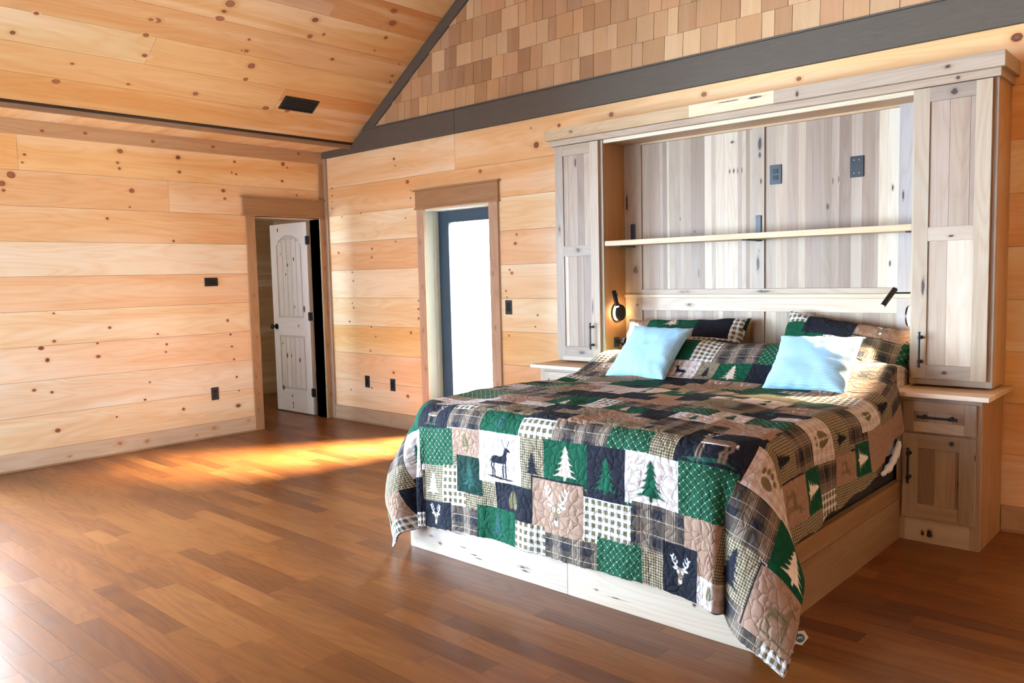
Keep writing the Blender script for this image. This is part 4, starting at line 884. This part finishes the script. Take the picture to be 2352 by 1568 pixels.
# top samples (A, B, fabric) and the hanging patches (A0, B0, A1, B1, fabric, applique, flip/rot)
SAMPLES = [(-0.55,1.24,'L'),(-0.73,0.77,'B'),(-0.63,0.80,'C'),(-0.35,0.88,'G'),(-0.35,1.34,'T'),(-0.29,1.42,'K'),(-0.68,1.45,'B'),(-0.75,1.66,'L'),(-0.52,1.44,'C'),(-0.37,1.66,'B'),(-0.61,1.89,'W'),(-0.43,1.78,'T'),(-0.39,1.89,'K'),(-0.16,1.66,'G'),(-0.22,1.83,'W'),(-0.15,1.84,'K'),(0.00,1.79,'W'),(-0.16,1.36,'W'),(-0.13,1.32,'K'),(-0.00,1.45,'K'),(-0.06,1.23,'W'),(-0.24,1.98,'C'),(-0.05,1.97,'K'),(-0.35,2.01,'C'),(0.12,2.02,'T'),(0.04,1.64,'O'),(0.10,1.51,'T'),(0.17,1.82,'G'),(0.33,1.84,'K'),(0.26,1.87,'T'),(0.08,1.86,'C'),(0.18,1.67,'B'),(0.37,2.00,'C'),(0.24,2.07,'B'),(-0.57,2.06,'O'),(-0.30,0.88,'G'),(-0.10,1.24,'W'),(-0.13,0.70,'K'),(0.00,0.80,'T'),(0.06,0.72,'T'),(0.16,0.73,'T'),(0.01,1.09,'C'),(0.15,1.24,'G'),(0.13,1.05,'B'),(0.35,1.25,'K'),(0.30,1.26,'K'),(0.36,0.85,'L'),(0.22,1.29,'T'),(0.57,0.99,'C'),(0.64,0.88,'O'),(0.54,1.27,'W'),(0.66,1.20,'W'),(0.77,0.99,'L'),(0.85,0.68,'T'),(0.81,0.81,'O'),(0.18,1.49,'T'),(-0.01,1.49,'K'),(0.07,1.62,'C'),(0.47,1.43,'C'),(0.53,1.63,'L'),(0.33,1.61,'B'),(0.57,1.41,'B'),(0.60,1.58,'C'),(0.39,1.82,'K'),(0.30,1.80,'G'),(0.18,1.81,'G'),(0.27,1.94,'T'),(0.70,1.54,'K'),(0.83,1.41,'K'),(0.82,1.28,'T'),(0.54,1.78,'W'),(0.65,1.71,'W'),(0.79,1.67,'L'),(0.40,1.99,'C'),(0.63,1.84,'B'),(0.55,1.89,'B'),(0.79,1.77,'T'),(0.93,1.67,'B'),(0.87,1.05,'B'),(0.97,1.70,'B'),(0.93,1.52,'W'),(0.95,1.28,'C'),(1.01,1.45,'W'),(-0.24,0.41,'G'),(-0.11,0.40,'O'),(0.03,0.37,'B'),(0.19,0.41,'B'),(0.32,0.41,'L'),(-0.18,0.56,'W'),(-0.06,0.55,'C'),(0.11,0.57,'G'),(0.29,0.58,'K'),(0.68,0.17,'K'),(0.78,0.43,'L'),(0.84,0.41,'B'),(0.86,0.20,'W'),(0.89,0.41,'B'),(-0.15,0.69,'K')]
PATCH = [
 (-.86,2.03,-.615,2.180,'K','cd'),(-.615,2.08,-.39,2.175,'B',0),(-.39,2.06,-.145,2.172,'G','dt'),(-.145,2.08,.055,2.170,'O',0),(.055,2.075,.35,2.165,'B',0),(.35,2.06,.555,2.165,'L',0),(.555,2.05,.667,2.160,'C',0),(.667,1.90,.930,2.172,'K','cdf'),(.755,1.715,.935,1.90,'T',0),
 (-.985,2.19,-.845,2.44,'W','gt'),(-.845,2.18,-.577,2.370,'L',0),(-.577,2.175,-.397,2.310,'T','hf'),(-.555,2.310,-.383,2.490,'D','dt'),(-.397,2.172,-.130,2.413,'W','kd'),(-.130,2.170,.010,2.410,'C','kt'),(.010,2.165,.250,2.357,'G','tt'),(.250,2.163,.447,2.405,'K','gt'),(.447,2.160,.690,2.376,'W','gt'),(.690,2.150,.915,2.370,'L',0),(.915,2.18,1.15,2.385,'B',0),(.93,2.0,1.125,2.18,'W','pw'),
 (-.80,2.37,-.655,2.557,'C','wt'),(-.655,2.365,-.555,2.570,'O',0),(-.50,2.49,-.297,2.545,'C',0),(-.383,2.413,-.297,2.5,'C',0),(-.555,2.49,-.50,2.57,'O',0),(-.297,2.405,-.064,2.575,'K','hf'),(-.064,2.345,.231,2.592,'T','hd'),(.231,2.390,.478,2.580,'O',0),(.478,2.365,.720,2.540,'B',0),(.720,2.365,.915,2.590,'T',0),(.905,2.375,1.125,2.585,'C','kt'),
 (-.83,2.555,-.60,2.73,'K','whd2'),(-.60,2.565,-.42,2.73,'B',0),(-.42,2.535,-.167,2.73,'G','dt'),(-.167,2.565,.018,2.73,'O',0),(.018,2.585,.302,2.73,'B',0),(.302,2.548,.525,2.73,'L',0),(.525,2.553,.623,2.73,'C',0),(.623,2.49,.78,2.73,'K','whd'),(.78,2.585,1.0,2.73,'W','hf'),(1.0,2.585,1.11,2.73,'B',0),(1.125,2.395,1.42,2.64,'T','bd'),(1.15,2.17,1.42,2.395,'G','wt'),(1.11,2.64,1.24,2.73,'B',0),(1.24,2.64,1.42,2.73,'O',0),
 (-1.5,2.48,-1.06,2.645,'T','gt'),(-1.06,2.44,-.83,2.62,'K',0),(-1.5,2.62,-1.06,2.73,'O',0),(-1.06,2.62,-.83,2.73,'O',0),(-1.5,2.35,-.985,2.48,'C',0),(-1.5,2.15,-.985,2.35,'B',0),(-.985,2.0,-.86,2.19,'G',0),
 (.95,1.76,1.12,2.00,'C','kt'),(.945,1.60,1.12,1.76,'B',0),(.925,1.39,1.125,1.60,'W','hf'),(1.12,1.70,1.30,1.92,'T','bd'),(1.12,1.92,1.42,2.17,'W',0),(1.12,1.55,1.30,1.70,'G','wt'),(1.125,1.38,1.25,1.55,'B',0),(1.25,1.38,1.42,1.55,'O',0),(1.30,1.55,1.42,1.92,'C',0),(1.12,1.14,1.25,1.38,'T','bd'),(.985,1.20,1.12,1.39,'C','kt'),(.93,1.03,1.10,1.20,'B',0),(1.10,.96,1.25,1.14,'G','wt'),(.92,.77,1.06,1.03,'W','hf'),(.92,.62,1.08,.77,'C','kt'),(1.25,.9,1.42,1.38,'C',0),(1.06,.77,1.25,.96,'T',0),(1.08,.45,1.42,.77,'T',0),(1.25,.77,1.42,.9,'B',0),
 (-.30,.28,-.19,.495,'G',0),(-.19,.28,-.04,.495,'O',0),(-.04,.28,.245,.495,'B',0),(.245,.28,.42,.495,'L',0),(-.32,.495,-.10,.66,'W','kdf'),(-.10,.495,.02,.66,'C','kt'),(.02,.495,.225,.66,'G','tt'),(.225,.495,.50,.66,'K',0),
]
BROWS = [-.01, .15, .28, .495, .66, .76, .83, .94, 1.10, 1.20, 1.29, 1.40, 1.50, 1.58, 1.70, 1.80, 1.88, 1.96, 2.06, 2.17, 2.4, 2.8]
def top_cells():
    out = []; r_ = random.Random(3); S = np.array([(a, b_) for a, b_, f in SAMPLES])
    for i in range(len(BROWS)-1):
        b0, b1 = BROWS[i], BROWS[i+1]; a = -1.6+r_.random()*.1
        while a < 1.6:
            w_ = r_.uniform(.12, .22); ca, cb_ = a+w_/2, (b0+b1)/2
            if ca < -.75 and not (1.5 < cb_ < 1.8): f = r_.choice('GBTCKOWL'); dd = 9
            else:
                d = np.hypot((S[:, 0]-ca), (S[:, 1]-cb_)*1.3); k = int(np.argmin(d)); dd = d[k]; f = SAMPLES[k][2] if dd < .20 else r_.choice('GBTCKOWLCB')
            mot = {'G': 'tt', 'K': 'dt', 'C': 'kt', 'T': 'hd', 'W': 'gt'}.get(f, 0) if r_.random() < .45 and b1-b0 > .09 else 0
            out.append((a, b0, a+w_, b1, f, mot)); a += w_
    return out
def quilt_attrs(me, A, B, FA, FB, cells):
    """material per face and applique colour per vertex"""
    mat = np.full(len(FA), 7, np.int32); mo = np.zeros((len(A), 3), np.float32); ma = np.zeros(len(A), np.float32)
    owner = np.full(len(FA), -1); vown = np.full(len(A), -1)
    for i, c in enumerate(cells):
        k = (FA >= c[0]) & (FA < c[2]) & (FB >= c[1]) & (FB < c[3]); mat[k] = FK[c[4]]; owner[k] = i; e_ = .004; vown[(A >= c[0]-e_) & (A < c[2]+e_) & (B >= c[1]-e_) & (B < c[3]+e_)] = i
    alive = set(np.unique(owner).tolist())
    for i, c in enumerate(cells):
        if i not in alive or not c[5]: continue
        mo_ = c[5]; flip = mo_.endswith('f') and mo_ != 'hf'; key = mo_[:-1] if flip else mo_
        if key == 'whd2': key = 'whd'
        fr = DKN if key in ('hd', 'bd') else None
        k = owner == i; rc = (c[0], c[1], c[2], min(c[3], BL+DF))
        full = ((A >= c[0]) & (A < c[2]) & (B >= c[1]) & (B < c[3])).sum(); ov = vown == i
        if ov.sum() > .7*full or len(cells)-i < len(PATCH): raster(A, B, mo, ma, rc, MOT[key], flip, frame=fr, own=ov)
    me.polygons.foreach_set('material_index', mat)
    at = me.attributes.new('mo', 'FLOAT_VECTOR', 'POINT'); at.data.foreach_set('vector', mo.ravel()); at = me.attributes.new('ma', 'FLOAT', 'POINT'); at.data.foreach_set('value', ma)
def grid_mesh(name, X, Y, Z, A, B, cells, mats=FABS):
    ni, nj = X.shape; V = np.stack([X.ravel(), Y.ravel(), Z.ravel()], 1).astype(np.float32)
    ii, jj = np.meshgrid(np.arange(ni-1), np.arange(nj-1), indexing='ij'); q = (ii*nj+jj).ravel()
    F = np.stack([q, q+1, q+nj+1, q+nj], 1).astype(np.int32)
    me = bpy.data.meshes.new(name); me.vertices.add(len(V)); me.vertices.foreach_set('co', V.ravel()); me.loops.add(F.size); me.loops.foreach_set('vertex_index', F.ravel())
    me.polygons.add(len(F)); me.polygons.foreach_set('loop_start', np.arange(0, F.size, 4, dtype=np.int32)); me.polygons.foreach_set('loop_total', np.full(len(F), 4, np.int32))
    me.update(calc_edges=True)
    uvl = me.uv_layers.new(name='UVMap'); uvs = np.stack([A.ravel()[F.ravel()], -B.ravel()[F.ravel()]], 1).astype(np.float32); uvl.data.foreach_set('uv', uvs.ravel())
    for mm in mats: me.materials.append(mm)
    FA = A.ravel()[F].mean(1); FB = B.ravel()[F].mean(1)
    if cells is not None: quilt_attrs(me, A.ravel(), B.ravel(), FA, FB, cells)
    me.polygons.foreach_set('use_smooth', np.ones(len(F), bool)); me.update()
    return me

# the quilt
Bv = np.concatenate([np.linspace(0, 1.98, 380), np.linspace(1.98, BL+DF, 260)[1:]])
cols = []
def add_cols(a, U, sg):
    """one strip of columns: a on the top (clipped) and U = fraction of the side drop"""
    n = len(a)
    aa = np.repeat(a[:, None], len(Bv), 1); bb = np.repeat(Bv[None, :], n, 0); sd = side_drop(np.minimum(Bv, BL), sg)
    d = U[:, None]*sd[None, :]
    X, Y, Z = quilt_point(aa, np.minimum(bb, BL), d, np.maximum(bb-BL, 0), sg)
    cols.append((X, Y, Z, aa+sg*d, bb))
us = np.linspace(1, 0, 150); add_cols(np.full(150, -HX), us, -1)
at_ = np.linspace(-HX, 0, 195)[1:]; add_cols(at_, np.zeros(194), -1)
at_ = np.linspace(0, HX, 195)[1:]; add_cols(at_, np.zeros(194), 1)
us = np.linspace(0, 1, 151)[1:]; add_cols(np.full(150, HX), us, 1)
X, Y, Z, A, B = [np.concatenate([c[i] for c in cols], 0) for i in range(5)]
QO = Vector((4.765, -1.2, 0))
cells = top_cells()+PATCH
me = grid_mesh('patchwork_quilt', X-QO.x, Y-QO.y, Z-QO.z, A, B, cells)
me.flip_normals()
q = bpy.data.objects.new('patchwork_quilt', me); COL.objects.link(q); q.location = QO
tag(q, 'green, black, tan and plaid patchwork quilt with deer and trees spread over the bed', 'quilt')
sd_ = q.modifiers.new('thickness', 'SOLIDIFY'); sd_.thickness = .007; sd_.offset = -1
# binding along the hem: right side, foot, left side
hem = []
ni, nj = X.shape
for j in range(0, nj, 3): hem.append((X[0, j], Y[0, j], Z[0, j]))
for i in range(0, ni, 4): hem.append((X[i, -1], Y[i, -1], Z[i, -1]))
for j in range(nj-1, -1, -3): hem.append((X[-1, j], Y[-1, j], Z[-1, j]))
b = MB(); b.tube(hem, .0055, 8)
def bind_mat():
    t = NT('hem_binding'); co = t.n('ShaderNodeTexCoord').outputs['Object']; n = t.noise(co, 55, 0, .5); return t.done(t.ramp(n, [(.46, (.05, .04, .04)), (.54, (.50, .42, .34))]), .9)
b.build('binding', bind_mat(), q, QO, smooth='all')
# care tags at the right foot corner
TAG = plain('white_satin_tag', (.85, .84, .90), .4)
def tag_at(u, v, y):
    """point of the tag hanging at depth plane y, in the x-z sheet facing the camera"""
    return (u, y, v)
T0 = Vector((5.896, -2.103, .075)); eu = Vector((.74, .67, 0)); ev = Vector((0, 0, 1))
b = MB()
def tg(pts, d=0): return [T0+eu*x+ev*z+Vector((.67, -.74, 0))*d for x, z in pts]
P1 = [(-.030, .004), (-.012, .024), (.014, .026), (.030, .000), (.006, -.030), (-.022, -.022)]
b._add(tg(P1)+tg(P1, -.002), [(0, 1, 2, 3, 4, 5), (11, 10, 9, 8, 7, 6)]+[(i, 6+i, 6+(i+1) % 6, (i+1) % 6) for i in range(6)], (.8, .8, .8), 0, 0)
b.build('care_tag', TAG, q, QO)
b = MB(); c0 = tg([(-.002, -.001)], .001)[0]; nn = Vector((.67, -.74, 0)); b.cyl(c0, c0+nn*.001, .017, 28); lg = b.build('tag_logo', plain('teal_print', (.01, .12, .13), .4), q, QO)
b = MB()
for a0, a1 in (((-.010, -.006), (-.004, .007)), ((-.004, .007), (0, -.003)), ((0, -.003), (.004, .008)), ((.004, .008), (.009, -.007)), ((-.011, .001), (.010, .003))):
    b.tube([tg([(-.002+a0[0], -.001+a0[1])], .0022)[0], tg([(-.002+a1[0], -.001+a1[1])], .0022)[0]], .0009, 6)
b.build('tag_script', TAG, q, QO)
b = MB(); T1 = Vector((5.885, -2.215, .055)); P2 = [(-.012, .030), (.016, .045), (.014, -.010), (-.004, -.020), (-.014, -.012)]
P2a = [T1+eu*x+ev*z for x, z in P2]; P2b = [p-nn*.002 for p in P2a]
b._add(P2a+P2b, [(0, 1, 2, 3, 4), (9, 8, 7, 6, 5)]+[(i, 5+i, 5+(i+1) % 5, (i+1) % 5) for i in range(5)], (.8, .8, .8), 0, 0)
b.build('care_tag', TAG, q, QO)


# pillows ----------------------------------------------------------
def pillow_grid(Wd, Ht, T, n=90, ear=.05, seed=1, crease=.012):
    u = np.linspace(-1, 1, n); U, V = np.meshgrid(u, u, indexing='ij')
    edge = np.clip((1-np.abs(U)**2.4), 0, 1)**.5*np.clip((1-np.abs(V)**2.4), 0, 1)**.5
    # concave sides, pointed corners
    X = Wd/2*U*(1-ear*(1-V**2)*np.abs(U)**3+ear*.3*np.abs(V)**8); Y = Ht/2*V*(1-ear*(1-U**2)*np.abs(V)**3+ear*.3*np.abs(U)**8)
    Z = T/2*edge**.85
    nz = crease*(vnoise(X*9+seed*5, Y*9, seed)+.6*vnoise(X*22, Y*22+seed, seed+3))*edge
    rad = .5*crease*np.sin(np.arctan2(V, U)*18+seed)*np.clip(1-edge, 0, 1)**2*(edge > .02)
    return X, Y, Z, nz+rad
def pillow(name, label, cat, Wd, Ht, T, loc, rot, cells, mats, seed, ear=.05, group=None, n=110, crease=.012):
    X, Y, Z, nz = pillow_grid(Wd, Ht, T, n, ear, seed, crease)
    Xf = np.concatenate([X, X[-2::-1]]); Yf = np.concatenate([Y, Y[-2::-1]]); Zf = np.concatenate([Z+nz, -(Z[-2::-1])*.9])
    A = np.concatenate([X, X[-2::-1]]); B = np.concatenate([-Y, -Y[-2::-1]])
    if cells is None: me = grid_mesh(name, Xf, Yf, Zf, A, B, None, mats)
    else: me = grid_mesh(name, Xf, Yf, Zf, A, B, cells, mats)
    me.flip_normals()
    # weld the rim
    bm = bmesh.new(); bm.from_mesh(me); bmesh.ops.remove_doubles(bm, verts=bm.verts, dist=.0004); bmesh.ops.recalc_face_normals(bm, faces=bm.faces); bm.to_mesh(me); bm.free()
    o = bpy.data.objects.new(name, me); COL.objects.link(o); o.location = loc; o.rotation_euler = rot
    return tag(o, label, cat, group)
def rib_mat(name, ax):
    t = NT(name); uv = t.n('ShaderNodeTexCoord').outputs['UV']; sp = t.n('ShaderNodeSeparateXYZ'); t.l(uv, sp.inputs[0]); c_ = sp.outputs[ax]
    w_ = t.math('SINE', t.math('MULTIPLY', t.math('ADD', c_, t.math('MULTIPLY', t.noise(uv, 8, 2), .004)), 2*math.pi/.0095))
    n = t.noise(uv, 300, 2); t.bump(t.math('ADD', w_, n), .38, .0022)
    return t.done(t.mix(t.math('MULTIPLY', t.math('ADD', w_, 1.0), .5), (.27, .50, .68), (.38, .61, .78)), .9, Specular_IOR_Level=.2)
pillow('throw_pillow', 'light blue ribbed throw pillow on the left, under the left lamp', 'pillow', .43, .43, .13, (4.31, -.655, .935), (.76, .02, -.03), None, [rib_mat('blue_ribbed_cloth_down', 0)], 2, .10)
pillow('throw_pillow', 'light blue ribbed throw pillow on the right, half in bright lamp light', 'pillow', .45, .43, .15, (5.335, -.635, .915), (.68, -.01, .08), None, [rib_mat('blue_ribbed_cloth_across', 1)], 5, .10)
SH1 = [(-.5, -.3, -.25, .0, 'T', 0), (-.5, 0, -.2, .3, 'O', 0), (-.25, -.3, .12, -.13, 'G', 'tt'), (-.25, -.13, .12, 0, 'T', 'hd'), (.12, -.3, .36, -.06, 'K', 0), (.12, -.06, .36, .3, 'O', 0), (.36, -.3, .43, .3, 'O', 0), (.43, -.3, .6, .3, 'D', 0), (-.2, 0, .12, .3, 'B', 0)]
pillow('sham_pillow', 'patchwork sham pillow with tan tree, leaning on the headboard at the left', 'pillow', .90, .48, .20, (4.275, -.235, .905), (1.02, -.03, .03), SH1, FABS, 3, .06, crease=.02)
SH2 = [(-.5, -.3, -.40, -.17, 'D', 0), (-.40, -.3, -.24, -.17, 'O', 0), (-.5, -.17, -.1, .3, 'G', 0), (-.24, -.3, .05, -.10, 'K', 0), (-.1, -.10, .12, .02, 'O', 0), (.05, -.3, .34, -.13, 'T', 'hd'), (.12, -.13, .32, .05, 'B', 0), (.34, -.3, .5, -.14, 'O', 0), (.32, -.14, .5, .02, 'L', 0), (-.1, .02, .15, .3, 'C', 0), (.15, .05, .3, .3, 'K', 0), (.3, .02, .5, .3, 'W', 'pw')]
pillow('sham_pillow', 'patchwork sham pillow with raised green corner, leaning on the headboard at the right', 'pillow', .76, .50, .20, (5.325, -.225, .905), (1.02, .14, .0), SH2, FABS, 4, .06, crease=.02)
